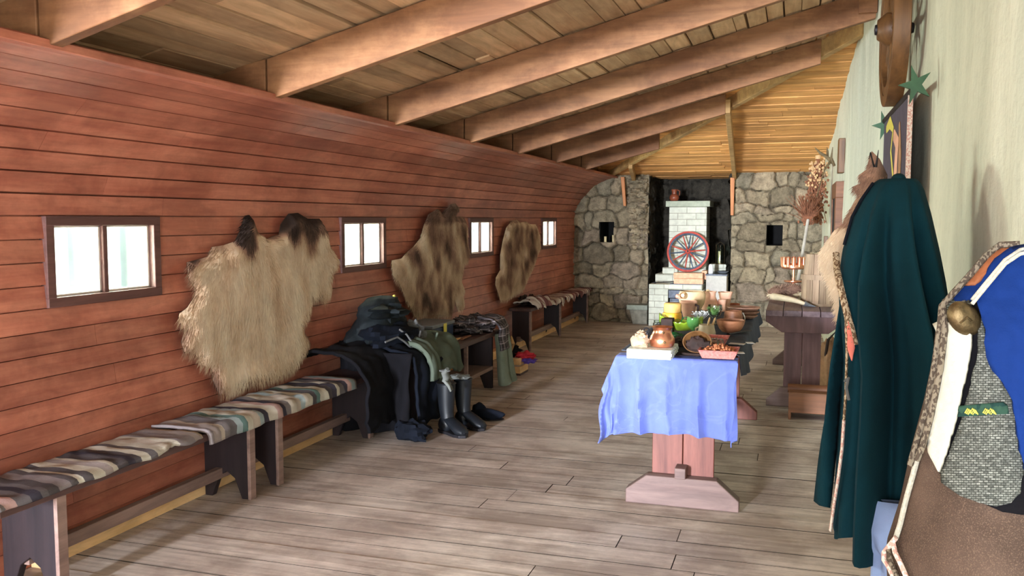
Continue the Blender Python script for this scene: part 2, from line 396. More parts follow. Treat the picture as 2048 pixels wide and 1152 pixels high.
# floor: boards across the room
m = MB(); y = YN; rr = random.Random(3)
while y < 13.3:
    wd = rr.uniform(.125, .19)
    xs = [-3.1]; x = -3.1+rr.uniform(.8, 3.0)
    while x < .3: xs.append(x); x += rr.uniform(1.6, 3.0)
    xs.append(.56)
    for a, b in zip(xs, xs[1:]):
        dz = rr.uniform(-.003, 0)
        m.box(a+.002, b-.002, y+.0022, y+wd-.0022, -.04, dz, rr.random()); m.mi[-6:] = [1, 0, 1, 1, 1, 1]
    y += wd
m.box(-3.3, .7, YN, 13.4, -.08, -.035, 0, 1)
structure(m.build('floor', ['floor_board', 'gap_dark']))

# left wall: red boards on a profile that leans in at the top
prof = [(-3.02, 0), (-3.02, 1.50), (-2.99, 1.60), (-2.925, 1.71), (-2.83, 1.83), (-2.71, 1.93), (-2.57, 1.995), (-2.42, 2.035)]
seg = [0]
for a, b in zip(prof, prof[1:]): seg.append(seg[-1]+math.hypot(b[0]-a[0], b[1]-a[1]))
def pr(s_):
    for i in range(len(prof)-1):
        if s_ <= seg[i+1]+1e-9:
            t = (s_-seg[i])/(seg[i+1]-seg[i]); a, b = prof[i], prof[i+1]
            d = Vector((b[0]-a[0], b[1]-a[1])).normalized()
            return Vector((a[0]+(b[0]-a[0])*t, a[1]+(b[1]-a[1])*t)), Vector((d[1], -d[0]))
    return Vector(prof[-1]), Vector((.25, -1)).normalized()
P_ = .0975
m = MB(); rr = random.Random(5); s0 = 0; i = 0
total = seg[-1]
while s0 < total-.01:
    s1 = min(s0+P_, total)
    e_ = .003 if s0 < 1.4 else .0055; (a, na), (b, nb) = pr(s0+e_), pr(s1-e_)
    na = nb = ((na+nb)*.5).normalized() if s0 > 1.4 else Vector((1, 0))
    ys = [YN]; y = YN+rr.uniform(1, 3.5)
    while y < YF-1: ys.append(y); y += rr.uniform(2.4, 4.5)
    ys.append(YF+.1); segs = []
    for p, q in zip(ys, ys[1:]): segs.append((p+.001, q-.001, rr.random()))
    if 11 <= i <= 14:
        for wy in WIN_Y:
            ns = []
            for p, q, r_ in segs:
                lo, hi = wy-.35, wy+.35
                if q <= lo or p >= hi: ns.append((p, q, r_)); continue
                if p < lo: ns.append((p, lo, r_))
                if q > hi: ns.append((hi, q, r_))
            segs = ns
    for p, q, r_ in segs:
        A0 = a-na*.03; A1 = a+na*(.012 if s0 < 1.4 else .008); B0 = b-nb*.03; B1 = b+nb*(.002 if s0 < 1.4 else .004)
        m.hexa([(A0[0], p, A0[1]), (A1[0], p, A1[1]), (A1[0], q, A1[1]), (A0[0], q, A0[1]), (B0[0], p, B0[1]), (B1[0], p, B1[1]), (B1[0], q, B1[1]), (B0[0], q, B0[1])], r_)
    s0 = s1; i += 1
# backing behind the boards with the window holes
def backing(x0, x1):
    yy = [YN]
    for wy in WIN_Y: yy += [wy-.35, wy+.35]
    yy.append(YF+.2)
    for k in range(0, len(yy), 2): m.box(x0, x1, yy[k], yy[k+1], 1.0725, 1.4625, .2)
    m.box(x0, x1, YN, YF+.2, -.1, 1.0725, .2); m.box(x0, x1, YN, YF+.2, 1.4625, 2.3, .2)
backing(-3.26, -3.035)
structure(m.build('wall_left', 'red_board', bevel=.002))
m = MB(); m.box(-2.435, -2.385, YN, 12.25, 2.018, 2.048, .6); m.box(-3.0, -2.44, YN, 12.25, 2.0405, 2.05, .1)
structure(m.build('trim_1', 'red_board', bevel=.003))

# baseboard: raw pine strip
m = MB()
for a, b in ((YN, 1.2), (2.78, 6.0), (6.01, 9.5), (9.51, 12.28)): m.box(-3.005, -2.935, a, b, 0, .085, random.random())
structure(m.build('baseboard_left', 'pine_strip', bevel=.003))

# windows
for i, wy in enumerate(WIN_Y):
    root = bpy.data.objects.new('window_%d' % (i+1), None); COL.objects.link(root); root.location = (-3.02, wy, 1.07); structure(root)
    m = MB(); z0, z1 = 1.0725, 1.4625; a, b = wy-.35, wy+.35
    m.box(-3.07, -2.995, a, b, z1-.042, z1, .4); m.box(-3.07, -2.995, a, b, z0, z0+.042, .6)
    m.box(-3.07, -2.996, a, a+.045, z0+.04, z1-.04, .5); m.box(-3.07, -2.996, b-.045, b, z0+.04, z1-.04, .5)
    m.box(-3.07, -3.012, wy-.013, wy+.013, z0+.04, z1-.04, .3)
    m.build('window_frame', 'window_wood', root, bevel=.003)
    m = MB()
    for p, q in ((a+.045, wy-.013), (wy+.013, b-.045)):
        m.box(-3.066, -3.03, p, p+.012, z0+.042, z1-.042); m.box(-3.066, -3.03, q-.012, q, z0+.042, z1-.042)
        m.box(-3.066, -3.03, p, q, z0+.042, z0+.052); m.box(-3.066, -3.03, p, q, z1-.05, z1-.042)
    m.build('sash', 'sash_paint', root, bevel=.002)
    for p, q in ((a+.05, wy-.016), (wy+.016, b-.05)):
        MB().box(-3.052, -3.049, p, q, z0+.045, z1-.045).build('glass_pane', 'window_glass', root, smooth=False)
    m = MB()
    m.box(-3.262, -3.20, wy-.03, wy+.02, z0, z1); m.box(-3.262, -3.20, b-.05, b, z0, z1); m.box(-3.262, -3.20, a, a+.03, z0, z1)
    m.build('outer_post', 'outer_post', root, bevel=.003)
    m = MB(); m.box(-3.26, -3.071, a, a+.004, z0, z1); m.box(-3.26, -3.071, b-.004, b, z0, z1); m.box(-3.26, -3.071, a, b, z0, z0+.004); m.box(-3.26, -3.071, a, b, z1-.004, z1)
    m.build('reveal', 'reveal_paint', root)

# ceiling, main slope (boards run along the room) and hip slope (boards run across)
m = MB(); rr = random.Random(9); x = -3.2
while x < .62:
    wd = rr.uniform(.085, .15); gap = rr.choice([.004, .006, .012, .02])
    y0 = YN
    yend = 12.5 if x < -2.5 else 12.1-(x+2.42)*(4.75/2.9)+.45
    ys = [y0]; y = y0+rr.uniform(1, 3)
    while y < yend-1: ys.append(y); y += rr.uniform(2.2, 4)
    ys.append(yend)
    for p, q in zip(ys, ys[1:]):
        dz = rr.uniform(0, .012); x1 = x+wd-gap
        m.hexa([(x, p, zc_main(x)+dz), (x1, p, zc_main(x1)+dz), (x1, q, zc_main(x1)+dz), (x, q, zc_main(x)+dz),
                (x, p, zc_main(x)+dz+.02), (x1, p, zc_main(x1)+dz+.02), (x1, q, zc_main(x1)+dz+.02), (x, q, zc_main(x)+dz+.02)], rr.random())
    x += wd
def slab4(pts, up, r=0): m.hexa(pts+[(p[0], p[1], p[2]+up) for p in pts], r)
slab4([(-3.5, YN-.3, zc_main(-3.5)+.045), (.9, YN-.3, zc_main(.9)+.045), (.9, 7.0, zc_main(.9)+.045), (-3.5, 12.6, zc_main(-3.5)+.045)], .05)
structure(m.build('ceiling', 'ceiling_board', bevel=.002))
m = MB(); y = 13.45
while y > 6.2:
    wd = rr.uniform(.075, .14); gap = rr.choice([.003, .005, .009, .014]); y1 = y-wd+gap
    xl = -2.6 if y > 11.9 else -2.42+(12.1-y)*(2.9/4.75)-.30
    def zz(q): return zc_hip(q) if q < YF else zc_hip(YF)+(q-YF)*-.02
    xs = [xl]; x = xl+rr.uniform(.8, 2)
    while x < .2: xs.append(x); x += rr.uniform(1, 2.2)
    xs.append(.62)
    for a, b in zip(xs, xs[1:]):
        if b-a < .02: continue
        dz = rr.uniform(0, .01)
        m.hexa([(a, y1, zz(y1)+dz), (b-.002, y1, zz(y1)+dz), (b-.002, y, zz(y)+dz), (a, y, zz(y)+dz), (a, y1, zz(y1)+dz+.018), (b-.002, y1, zz(y1)+dz+.018), (b-.002, y, zz(y)+dz+.018), (a, y, zz(y)+dz+.018)], rr.random())
    y -= wd
slab4([(-3.5, 13.6, 2.09), (.9, 13.6, 2.09), (.9, 12.2, 2.10), (-3.5, 12.2, 2.10)], .3)
slab4([(-2.6, 12.3, 2.09), (.9, 12.3, 2.09), (.9, 6.0, zc_hip(6.0)+.04), (.2, 7.0, zc_hip(7.0)+.04)], .05)
structure(m.build('ceiling_far_slope', 'golden_board', bevel=.002))

# rafters
def beam(name, p0, p1, wd, dp, mat, r=.5, tail=False):      # p0,p1 = centre line of the underside; depth goes up
    p0, p1 = Vector(p0), Vector(p1); d = (p1-p0); h = Vector((d.x, d.y, 0)).normalized(); s_ = Vector((-h.y, h.x, 0))*wd/2
    m = MB(); u = Vector((0, 0, dp))
    m.hexa([p0-s_, p0+s_, p1+s_, p1-s_, p0-s_+u, p0+s_+u, p1+s_+u, p1-s_+u], r)
    if tail: m.hexa([(x, p0.y+dy, z) for z in (2.055, 2.055) for x, dy in ((-2.95, -wd/2), (-2.44, -wd/2), (-2.44, wd/2), (-2.95, wd/2))][:4]+[(-2.95, p0.y-wd/2, zc_main(-2.95)+.03), (-2.44, p0.y-wd/2, zc_main(-2.44)), (-2.44, p0.y+wd/2, zc_main(-2.44)), (-2.95, p0.y+wd/2, zc_main(-2.95)+.03)], r)
    return structure(m.build(name, mat, bevel=.004))
def zr(x): return 2.02+.26*(x+2.42)
for k, (Y, xe) in enumerate([(-1.62, .5), (-.28, .5), (1.06, .5), (2.40, .5), (3.74, .5), (5.06, .5), (6.39, .47), (7.60, .16), (8.92, -.68), (10.26, -1.52)]):
    beam('ceiling_rafter', (-2.43, Y, zr(-2.43)+.002), (xe, Y, zr(xe)), .055, .195, 'rafter_wood', .2+.6*((k*37) % 10)/10, True)
beam('hip_rafter', (-2.46, 12.05, 2.03), (.47, 7.28, 2.845), .06, .165, 'pale_rafter_wood', .9)
beam('hip_jack_rafter', (-.66, 8.9, 2.48), (-.80, 12.25, 1.975), .05, .13, 'pale_rafter_wood', .6)
beam('hip_jack_rafter', (-2.05, 11.35, 2.10), (-2.16, 12.25, 1.965), .05, .12, 'pale_rafter_wood', .3)
m = MB(); m.box(.36, .475, 6.32, 6.36, 2.80, 2.95, .7); structure(m.build('rafter_end_block', 'rafter_wood', bevel=.003))
for (xa, za), (xb, zb), wd in (((-2.30, 2.03), (-2.265, 1.63), .05), ((-.82, 2.0), (-.815, 1.5), .055)):
    m = MB(); Y = 12.12
    m.hexa([(xb-wd*.35, Y, zb), (xb+wd*.35, Y, zb), (xb+wd*.35, Y+.05, zb), (xb-wd*.35, Y+.05, zb), (xa-wd/2, Y, za), (xa+wd/2, Y, za), (xa+wd/2, Y+.05, za), (xa-wd/2, Y+.05, za)])
    structure(m.build('hanging_post', 'orange_post_wood', bevel=.003))

# right wall: uneven whitewashed plaster
m = MB(); nu, nv = 330, 64
def fr_(u, v):
    Y = YN+u*(13.45-YN); z = v*3.05
    b = .022*noise.noise(Vector((0, Y*1.1, z*.9)))+.007*noise.noise(Vector((3, Y*5, z*2.2)))+.003*noise.noise(Vector((7, Y*16, z*9)))
    return (wallR(min(Y, YF))+b, Y, z)
m.grid(fr_, nu, nv)
m.box(.62, .7, YN, 13.5, -.1, 3.2)
structure(m.build('wall_right', 'plaster', recalc=False))
# unseen near wall; left opening shapes the yard beam, right one added for fill
m = MB(); m.box(-3.3, -2.95, YN-.15, YN, 0, 3.1); m.box(-1.9, -1.2, YN-.15, YN, 0, 3.1); m.box(.2, .7, YN-.15, YN, 0, 3.1); m.box(-3.0, .2, YN-.15, YN, 2.15, 3.1)
structure(m.build('wall_near', 'plaster'))

# stone walls
def stone_wall(name, mat, x0, x1, z0, z1, Y, seed, hole=None, amp=.06, cell=.2, flat=None, step=.013, facing='-Y', special=None):
    rg = np.random.RandomState(seed); cs = []
    z = z0-.1
    while z < z1+.15:
        h = rg.uniform(.10, .30); 
        if flat and z > flat[2] : h = rg.uniform(.06, .10)
        x = x0-.1+rg.uniform(-.1, .05)
        while x < x1+.15:
            wd = rg.uniform(.12, .42)
            if flat and z > flat[2]: wd = rg.uniform(.14, .26)
            cs.append((x+wd/2+rg.uniform(-.02, .02), z+h/2+rg.uniform(-.035, .035), wd, h, rg.rand())); x += wd
        z += h
    cs = np.array(cs); nx = int((x1-x0)/step); nz = int((z1-z0)/step)
    gx = np.linspace(x0, x1, nx+1); gz = np.linspace(z0, z1, nz+1); vs = []; r = []; mo = []
    for zz_ in gz:
        for xx in gx:
            wx = xx+.075*noise.noise(Vector((xx*4, zz_*4, seed)))+.015*noise.noise(Vector((xx*14, zz_*14, seed))); wz = zz_+.075*noise.noise(Vector((xx*4, zz_*4, seed+9)))+.015*noise.noise(Vector((xx*14, zz_*14, seed+5)))
            dd = (np.abs((wx-cs[:, 0])/cs[:, 2])**2.6+np.abs((wz-cs[:, 1])/cs[:, 3])**2.6)**(1/2.6)
            k = np.argpartition(dd, 2)[:2]; k = k[np.argsort(dd[k])]; e = dd[k[1]]-dd[k[0]]
            t = min(1, e/.17); h = amp*(1-(1-t)**1.7)
            h += (cs[k[0], 4]-.5)*amp*.7 + .012*noise.noise(Vector((xx*16, zz_*16, seed))) + .006*noise.noise(Vector((xx*50, zz_*50, seed)))
            h += (wx-cs[k[0], 0])*(.25*math.sin(cs[k[0], 4]*40)) + (wz-cs[k[0], 1])*(.3*math.cos(cs[k[0], 4]*70))
            if facing == '-Y': vs.append((xx, Y-h, zz_))
            elif facing == '+X': vs.append((Y+h, xx, zz_))
            else: vs.append((Y-h, xx, zz_))
            rv = (cs[k[0], 4]*.93) % 1
            if special and abs(cs[k[0], 0]-special[0]) < .001: rv = 1
            r.append(rv); mo.append(max(0, 1-e/.07)*.45)
    m = MB(); fs = []
    for j in range(nz):
        for i_ in range(nx):
            xx = (gx[i_]+gx[i_+1])/2; zz_ = (gz[j]+gz[j+1])/2
            if hole and hole[0] < xx < hole[1] and hole[2] < zz_ < hole[3]: continue
            fs.append((j*(nx+1)+i_, j*(nx+1)+i_+1, (j+1)*(nx+1)+i_+1, (j+1)*(nx+1)+i_))
    m.add(vs, fs, r, mo)
    if hole:      # recess, its deep shade put into a near-black colour
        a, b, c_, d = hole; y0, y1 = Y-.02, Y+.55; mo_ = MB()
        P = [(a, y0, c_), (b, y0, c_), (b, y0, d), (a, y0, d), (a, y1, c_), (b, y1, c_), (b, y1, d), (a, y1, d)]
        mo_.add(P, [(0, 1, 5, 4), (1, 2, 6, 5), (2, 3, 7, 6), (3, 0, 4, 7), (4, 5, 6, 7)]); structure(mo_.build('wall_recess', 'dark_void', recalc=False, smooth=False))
    return structure(m.build(name, mat, recalc=False, sharp=60))
HL = (-2.64, -2.44, 1.12, 1.41); HR = (-.37, -.16, 1.10, 1.375)
stone_wall('wall_far_left_pier', 'field_stone', -3.05, -1.95, 0, 2.1, YF, 11, HL)
stone_wall('wall_far_right_pier', 'field_stone', -.83, .45, 0, 2.1, YF, 23, HR)
stone_wall('wall_niche_back', 'niche_stone', -2.05, -.7, 0, 2.1, 13.3, 31, amp=.05, step=.025)
stone_wall('wall_niche_left', 'niche_stone', YF-.04, 13.3, 0, 2.1, -1.97, 41, amp=.035, step=.02, facing='+X')
stone_wall('wall_niche_right', 'niche_stone', YF-.04, 13.3, 0, 2.1, -.81, 43, amp=.035, step=.02, facing='-X')
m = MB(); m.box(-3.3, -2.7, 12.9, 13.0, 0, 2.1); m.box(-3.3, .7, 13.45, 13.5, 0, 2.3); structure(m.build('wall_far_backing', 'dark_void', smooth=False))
m = MB(); rg = random.Random(2); z = 1.02
while z < 1.98:      # stacked flat stones on the left pier's inner corner
    h = rg.uniform(.05, .085); x = -2.24+rg.uniform(-.03, .05)
    while x < -1.97:
        wd = rg.uniform(.10, .2); x2 = min(x+wd, -1.955+rg.uniform(-.03, .01))
        if x2-x > .03: m.blob(((x+x2)/2, YF-.05+rg.uniform(-.015, .01), z+h/2), (x2-x)/2*1.12, .075, h/2*1.15, .5, 9, rg.random()*50, 14, rg.uniform(.55, .8))
        x += wd
    z += h
structure(m.build('wall_far_left_corner_stones', 'field_stone'))

# ================================================================== BENCHES
def arch_panel(m, Y0, Y1, xa, xb, z1, r=.5, notch=.09, nh=.14):
    xm = (xa+xb)/2
    m.prism([(xa, 0), (xm-notch, 0), (xm-notch*.55, nh*.75), (xm, nh), (xm+notch*.55, nh*.75), (xm+notch, 0), (xb, 0), (xb, z1), (xa, z1)], Y0, Y1, 'Y', r)
def bench(label, y0, y1, xb, xf, h, legs, group=None, shelf=(.10, .155), shelf_x=None, solid_end=False):
    t = thing('wooden_bench', label, 'bench', (xf, (y0+y1)/2, 0), 0, group)
    m = MB(); m.box(xb, xf, y0, y1, h-.035, h, .5); m.build('seat_board', 'dark_bench_wood', t, bevel=.004)
    for i, ly in enumerate(legs):
        m = MB(); arch_panel(m, ly-.018, ly+.018, xb+.03, xf-.02, h-.035, .4, .09, .14); m.build('leg_panel', 'dark_end_wood', t, bevel=.003)
        m = MB(); m.box(xf-.024, xf-.006, ly-.024, ly+.024, 0, h-.036, .8); m.build('leg_edge_strip', 'grey_brown_wood', t, bevel=.002)
    sx = shelf_x or (xb+.10, xb+.14)
    m = MB(); m.box(sx[0], sx[1], legs[0]-(0 if legs[0] < 3 else .05), legs[-1]+.05, shelf[0], shelf[1], .5); m.build('stretcher', 'grey_brown_wood', t, bevel=.003)
    return t
bench('nearest dark wooden wall bench under a striped rag rug', 2.32, 3.93, -2.96, -2.64, .43, [2.60, 3.84])
bench('dark wooden wall bench ending at the heap of black coats', 3.96, 5.34, -2.96, -2.64, .43, [4.10, 5.18])
bench('dark wooden wall bench in the far corner with striped textiles', 9.18, 12.1, -2.99, -2.74, .47, [9.21, 10.50, 12.0], shelf_x=(-2.90, -2.86))
t = thing('wooden_bench', 'free-standing dark bench with a low shelf holding a blue box', 'bench', (-2.4, 6.3, 0))
m = MB(); m.box(-2.80, -2.43, 5.32, 7.22, .45, .49); m.build('seat_board', 'dark_bench_wood', t, bevel=.004)
for ly in (5.46, 7.06):
    m = MB(); arch_panel(m, ly-.018, ly+.018, -2.77, -2.45, .45, .4); m.build('leg_panel', 'dark_end_wood', t, bevel=.003)
m = MB(); m.box(-2.70, -2.44, 5.48, 7.04, .165, .195); m.build('low_shelf', 'grey_brown_wood', t, bevel=.003)
m = MB(); m.box(-2.50, -2.47, 6.5, 6.53, .19, .45); m.build('upright_strut', 'grey_brown_wood', t, bevel=.003)

# draped cloth over a bench-like section
def drape(name, mat, path, y0, y1, label=None, cat=None, parent=None, ny=60, ripple=.008, hem=.02, fr=18, seed=1, thick=.012, taper=None, fold=0.0):
    pts = [Vector(p) for p in path]; L = [0]
    for a, b in zip(pts, pts[1:]): L.append(L[-1]+(b-a).length)
    N = 26
    def fn(u, v):
        Y = y0+(y1-y0)*u
        lv = v*(1-hem*(.5+.5*noise.noise(Vector((Y*7, seed, 0))))*2 if True else 1); d = lv*L[-1]
        for i in range(len(L)-1):
            if d <= L[i+1]+1e-9: break
        t_ = (d-L[i])/(L[i+1]-L[i]); p = pts[i].lerp(pts[i+1], t_)
        tg = (pts[i+1]-pts[i]).normalized(); nr = Vector((-tg.y, tg.x))
        if nr.y < -.01 or (abs(nr.y) < .01 and nr.x < 0): nr = -nr
        q = ripple*noise.noise(Vector((Y*fr, d*8, seed)))+fold*max(0, v-.35)*math.sin(Y*fr*1.7+seed+2*noise.noise(Vector((Y*4, 0, seed))))
        p = p+nr*(abs(q)+.002) if fold == 0 else p+nr*(q+fold*.5)
        Yo = Y+(taper*(v-.5)*(u-.5) if taper else 0)+.02*noise.noise(Vector((d*6, seed, Y)))
        return (p.x, Yo, p.y)
    m = MB(); m.grid(fn, ny, N); o = m.build(name, mat, parent, solid=thick, recalc=False, sharp=70)
    if label: tag(o, label, cat)
    return o
drape('rag_rug', 'rag_rug', [(-2.95, .437), (-2.66, .440), (-2.632, .432), (-2.624, .385)], 2.30, 3.42, 'multicoloured striped rag rug on the nearest wall bench', 'rug', ripple=.016, fr=10, seed=3, hem=.10, thick=.014)
drape('rag_rug', 'rag_rug', [(-2.95, .437), (-2.66, .440), (-2.632, .432), (-2.624, .372)], 3.46, 4.93, 'striped rag rug bunched beneath the big cream hide', 'rug', ripple=.022, fr=10, seed=8, hem=.03, thick=.016)
drape('striped_cloth', 'striped_runner', [(-2.98, .474), (-2.75, .477), (-2.727, .465), (-2.72, .34)], 10.15, 12.12, 'pale striped cloth covering the far end of the corner bench', 'cloth', ripple=.01, fr=14, seed=5, hem=.22, thick=.008)
drape('striped_cloth', 'striped_runner', [(-2.98, .50), (-2.85, .53), (-2.75, .50), (-2.725, .47), (-2.72, .40)], 9.3, 10.0, 'crumpled striped textile at the near end of the corner bench', 'cloth', ripple=.07, fr=9, seed=15, hem=.15, thick=.01)
m = MB(); m.blob((-2.90, 9.55, .53), .07, .16, .05, 1.1, 14, 4, 28, .5); tag(m.build('dark_scarf', 'leather_dark'), 'small dark crumpled scarf lying on the corner bench', 'scarf')

# ================================================================== HIDES
def poly_mesh(poly, spacing, seed=0, jitter=.35):
    """triangulate a 2-D polygon with interior points; returns verts2d, faces, distance to the edge"""
    rg = random.Random(seed); bd = []
    for a, b in zip(poly, poly[1:]+poly[:1]):
        L = math.hypot(b[0]-a[0], b[1]-a[1]); n = max(1, int(L/spacing))
        for k in range(n):
            t = k/n; bd.append((a[0]+(b[0]-a[0])*t, a[1]+(b[1]-a[1])*t))
    P = np.array(bd); Q = np.roll(P, -1, 0)
    def inside(x, y):
        c = ((P[:, 1] > y) != (Q[:, 1] > y)); dy = np.where(Q[:, 1]-P[:, 1] == 0, 1e-12, Q[:, 1]-P[:, 1])
        return (np.sum(c & (x < (Q[:, 0]-P[:, 0])*(y-P[:, 1])/dy+P[:, 0])) % 2) == 1
    def dist(x, y):
        d = Q-P; t = np.clip(((x-P[:, 0])*d[:, 0]+(y-P[:, 1])*d[:, 1])/np.maximum((d**2).sum(1), 1e-12), 0, 1)
        return float(np.sqrt(((P+d*t[:, None]-np.array([x, y]))**2).sum(1)).min())
    pts = [Vector(p) for p in bd]; x0, y0 = P.min(0); x1, y1 = P.max(0); yy = y0; row = 0
    while yy < y1:
        xx = x0+(spacing/2 if row % 2 else 0)
        while xx < x1:
            a, b = xx+rg.uniform(-jitter, jitter)*spacing*.4, yy+rg.uniform(-jitter, jitter)*spacing*.4
            if inside(a, b) and dist(a, b) > spacing*.45: pts.append(Vector((a, b)))
            xx += spacing
        yy += spacing*.87; row += 1
    n = len(bd)
    r = geometry.delaunay_2d_cdt(pts, [(i, (i+1) % n) for i in range(n)], [], 1, 1e-7)
    vs = [(v.x, v.y) for v in r[0]]; return vs, [tuple(f) for f in r[2]], [dist(*v) for v in vs]
def hide(name, label, cropxy, seed, colfn, xwall=-2.965, hairs=9000, hl=.05, org=(340, 380), sc=2.6256, thick=.035):
    poly = []
    for cx_, cy_ in cropxy:
        p = atx(org[0]+cx_/sc, org[1]+cy_/sc, xwall+.03); poly.append((p[1], p[2]))
    vs, fs, ds = poly_mesh(poly, .022, seed)
    c = np.mean(poly, 0)
    def X(y, z, d):
        lim = xwall
        if z > 1.5: lim = max(lim, xwall+(z-1.5)*.45)
        if z < .50 : lim = max(lim, xwall+(.50-z)*.8)
        e = min(1, d/.07)
        return lim+.006+thick*(1-(1-e)**2)*(.8+.5*noise.noise(Vector((y*2.5, z*2.5, seed))))+.014*noise.noise(Vector((y*7+z*3, z*5, seed+4)))*e
    V = [(X(y, z, d), y, z) for (y, z), d in zip(vs, ds)]
    R = [colfn(y, z, d, c) for (y, z), d in zip(vs, ds)]
    m = MB(); m.add(V, fs, R)
    # closing skin at the back
    m.add([(X(y, z, 0)-.004, y, z) for y, z in vs], [f[::-1] for f in fs], [.3]*len(vs))
    # hair tufts
    rg = random.Random(seed); A = np.array([abs((vs[f[1]][0]-vs[f[0]][0])*(vs[f[2]][1]-vs[f[0]][1])-(vs[f[2]][0]-vs[f[0]][0])*(vs[f[1]][1]-vs[f[0]][1])) for f in fs]); cum = np.cumsum(A)/A.sum()
    hv, hf, hr = [], [], []
    idx = np.searchsorted(cum, [rg.random() for _ in range(hairs)])
    for k in idx:
        f = fs[min(k, len(fs)-1)]; a, b = rg.random(), rg.random()
        if a+b > 1: a, b = 1-a, 1-b
        p = Vector(V[f[0]])*(1-a-b)+Vector(V[f[1]])*a+Vector(V[f[2]])*b; rr_ = R[f[0]]*(1-a-b)+R[f[1]]*a+R[f[2]]*b
        d = ds[f[0]]; out = Vector((0, p.y-c[0], (p.z-c[1]))).normalized()
        n1 = noise.noise(Vector((p.y*3, p.z*3, seed+20))); n2 = noise.noise(Vector((p.y*3, p.z*3, seed+30)))
        edge = 1.0 if d < .05 else .25
        g = (Vector((0, n1*.9, -1+.3*n2))+out*edge*.9).normalized(); g = (g+Vector((rg.uniform(.10, .30), rg.uniform(-.2, .2), rg.uniform(-.15, .15)))).normalized()
        L = hl*rg.uniform(.6, 1.2); wd = rg.uniform(.0012, .0028); s_ = g.cross(Vector((1, 0, 0))).normalized()*wd
        b0 = len(hv); mid = p+g*L*.55; tip = p+g*L+Vector((-L*.18, 0, -L*.12))
        hv += [p-s_, p+s_, mid+s_*.8, mid-s_*.8, tip]; hf += [(b0, b0+1, b0+2, b0+3), (b0+3, b0+2, b0+4)]
        q = min(1, max(0, rr_+rg.uniform(-.09, .09))); hr += [q*.92]*2+[q]*2+[min(1, q*1.08)]
    m.add(hv, hf, hr)
    return tag(m.build(name, 'fur', recalc=False, sharp=180), label, 'animal hide')
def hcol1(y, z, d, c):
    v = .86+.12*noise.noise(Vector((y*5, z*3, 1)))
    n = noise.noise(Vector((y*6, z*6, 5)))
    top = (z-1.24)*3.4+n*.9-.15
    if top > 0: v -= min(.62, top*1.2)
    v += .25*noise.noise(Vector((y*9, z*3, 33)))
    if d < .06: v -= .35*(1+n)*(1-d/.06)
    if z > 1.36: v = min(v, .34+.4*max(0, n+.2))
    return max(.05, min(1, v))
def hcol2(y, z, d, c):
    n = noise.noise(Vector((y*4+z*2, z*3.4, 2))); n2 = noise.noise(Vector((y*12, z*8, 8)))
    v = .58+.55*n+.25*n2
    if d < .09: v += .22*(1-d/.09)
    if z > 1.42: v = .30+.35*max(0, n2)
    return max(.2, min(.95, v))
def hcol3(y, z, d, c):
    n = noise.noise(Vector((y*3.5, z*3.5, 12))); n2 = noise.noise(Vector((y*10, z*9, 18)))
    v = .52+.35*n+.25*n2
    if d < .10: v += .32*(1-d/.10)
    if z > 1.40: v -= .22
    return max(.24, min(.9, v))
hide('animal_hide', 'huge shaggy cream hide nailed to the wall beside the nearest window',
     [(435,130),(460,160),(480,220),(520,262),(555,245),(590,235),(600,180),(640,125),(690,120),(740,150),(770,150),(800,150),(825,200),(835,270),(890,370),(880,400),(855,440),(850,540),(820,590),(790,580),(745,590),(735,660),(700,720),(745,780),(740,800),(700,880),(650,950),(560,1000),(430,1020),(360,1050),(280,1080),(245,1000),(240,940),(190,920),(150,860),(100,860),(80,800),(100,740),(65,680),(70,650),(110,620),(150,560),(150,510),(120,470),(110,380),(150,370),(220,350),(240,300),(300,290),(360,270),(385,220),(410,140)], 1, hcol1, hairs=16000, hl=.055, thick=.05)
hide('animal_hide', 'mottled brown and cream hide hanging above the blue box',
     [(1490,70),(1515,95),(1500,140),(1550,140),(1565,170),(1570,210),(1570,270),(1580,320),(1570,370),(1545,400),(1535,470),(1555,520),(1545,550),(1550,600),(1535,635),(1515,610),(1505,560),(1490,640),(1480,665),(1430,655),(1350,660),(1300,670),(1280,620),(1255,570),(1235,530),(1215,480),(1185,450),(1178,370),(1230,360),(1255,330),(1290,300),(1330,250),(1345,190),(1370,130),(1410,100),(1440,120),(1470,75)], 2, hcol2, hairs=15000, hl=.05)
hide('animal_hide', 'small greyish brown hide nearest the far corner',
     [(1800,165),(1830,155),(1850,170),(1880,165),(1900,180),(1930,180),(1945,230),(1948,300),(1925,360),(1905,420),(1880,480),(1868,500),(1855,530),(1830,540),(1800,560),(1775,580),(1745,580),(1735,540),(1720,500),(1722,460),(1745,420),(1745,340),(1760,260),(1775,200)], 3, hcol3, hairs=11000, hl=.045)

